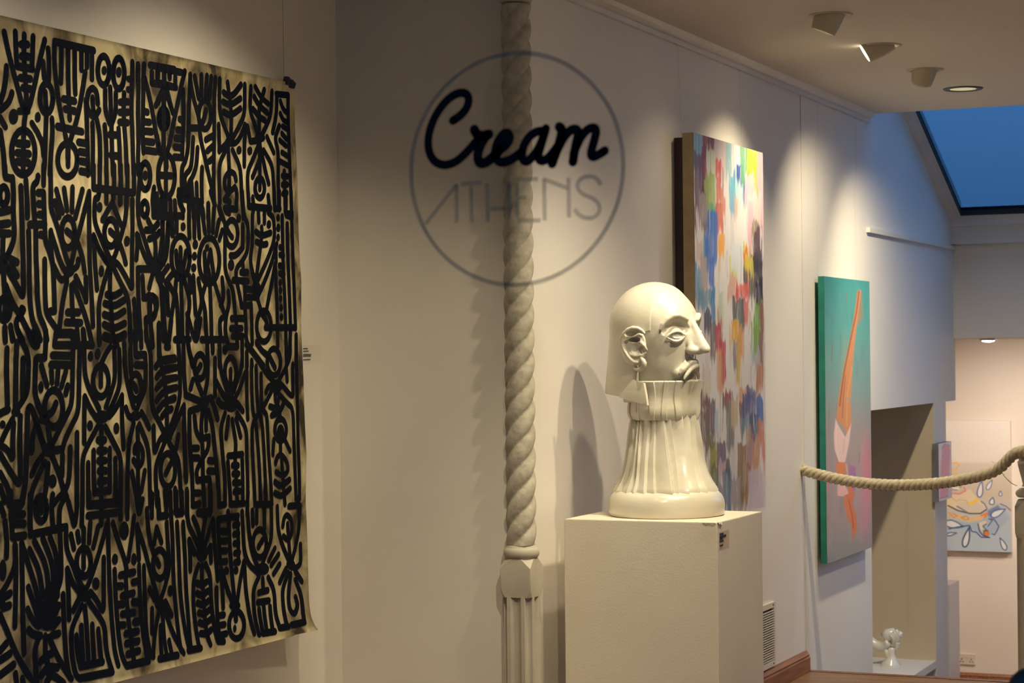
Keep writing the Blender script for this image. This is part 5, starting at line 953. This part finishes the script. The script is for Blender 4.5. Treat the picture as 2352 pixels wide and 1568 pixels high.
# the same rows go on toward the window, out of the frame; bounce lamps are added along the right wall
eyeball(0, 0, (-2.12, 5.86, 1.15), 54, 70, 'white eyeball ceiling spotlight over the pottery head, above the frame', loc=(-1.30, 5.50, CEIL))
eyeball(0, 0, (-2.15, 5.95, 1.05), 54, 70, 'second white eyeball ceiling spotlight over the pottery head, above the frame', loc=(-1.26, 5.02, CEIL))
eyeball(0, 0, (-2.03, 5.80, 1.2), 58, 44, 'third white eyeball ceiling spotlight straight over the pottery head, above the frame', loc=(-1.80, 5.48, CEIL))
eyeball(0, 0, (CWX, 4.5, .85), 56, 112, 'white eyeball ceiling spotlight over the patterned hanging, above the frame', loc=(-2.12, 4.55, CEIL), col=(1, .84, .57))
eyeball(0, 0, (CWX, 3.6, .9), 28, 112, 'white eyeball ceiling spotlight by the window corner, above the frame', loc=(-2.1, 3.6, CEIL), col=(1, .84, .57))
eyeball(0, 0, (-2.05, 5.6, .25), 80, 46, 'white eyeball ceiling spotlight in front of the plinth, above the frame', loc=(-1.35, 3.9, CEIL))
for yy_, tx_, pw in ((3.2, 'first', 66), (4.2, 'second', 66), (5.2, 'third', 34), (7.6, 'fourth', 40)):
    eyeball(0, 0, (RX, yy_, 1.2), pw, 110, tx_ + ' added eyeball ceiling spotlight for bounce off the right wall, outside the frame', loc=(RX - .75, yy_, CEIL))  # unseen lamps added to wash the right wall, raising ambient bounce
eyeball(0, 0, (-1.75, 8.7, .6), 70, 84, 'white eyeball ceiling spotlight over the rope and stair opening, outside the frame', loc=(-.85, 7.9, CEIL))
# lower room
c = onY(2270, 784, 12.6)
e = empty('recessed_spotlight', (c[0], c[1], FCEIL - .03), 'small glowing recessed spotlight in the lower room ceiling', 'light')
MB().lathe((c[0], c[1], FCEIL), [(.04, 0), (.048, -.012), (.052, -.006), (.055, 0)], 30, cap0=False, cap1=False).mk('trim_ring', chrome, e, smooth=True)
MB().lathe((c[0], c[1], FCEIL), [(.001, -.022), (.035, -.016), (.043, -.004)], 24, cap0=False, cap1=False).mk('lens', mat('lamp_lens_bright', (255, 250, 240), emit=((255, 248, 235), 30.0)), e)
spot('spot', (c[0], c[1], FCEIL - .03), (-2.55, FAR, .35), 80, 90, parent=e, col=(1, .82, .66))
e2 = empty('recessed_spotlight', (-1.1, 12.9, FCEIL - .03), 'recessed spotlight deeper in the lower room, outside the frame', 'light')
MB().lathe((-1.1, 12.9, FCEIL), [(.04, 0), (.048, -.012), (.052, -.006), (.055, 0)], 30, cap0=False, cap1=False).mk('trim_ring', chrome, e2, smooth=True)
spot('spot', (-1.1, 12.9, FCEIL - .03), (-1.6, FAR, .1), 100, 130, parent=e2, col=(1, .84, .69))
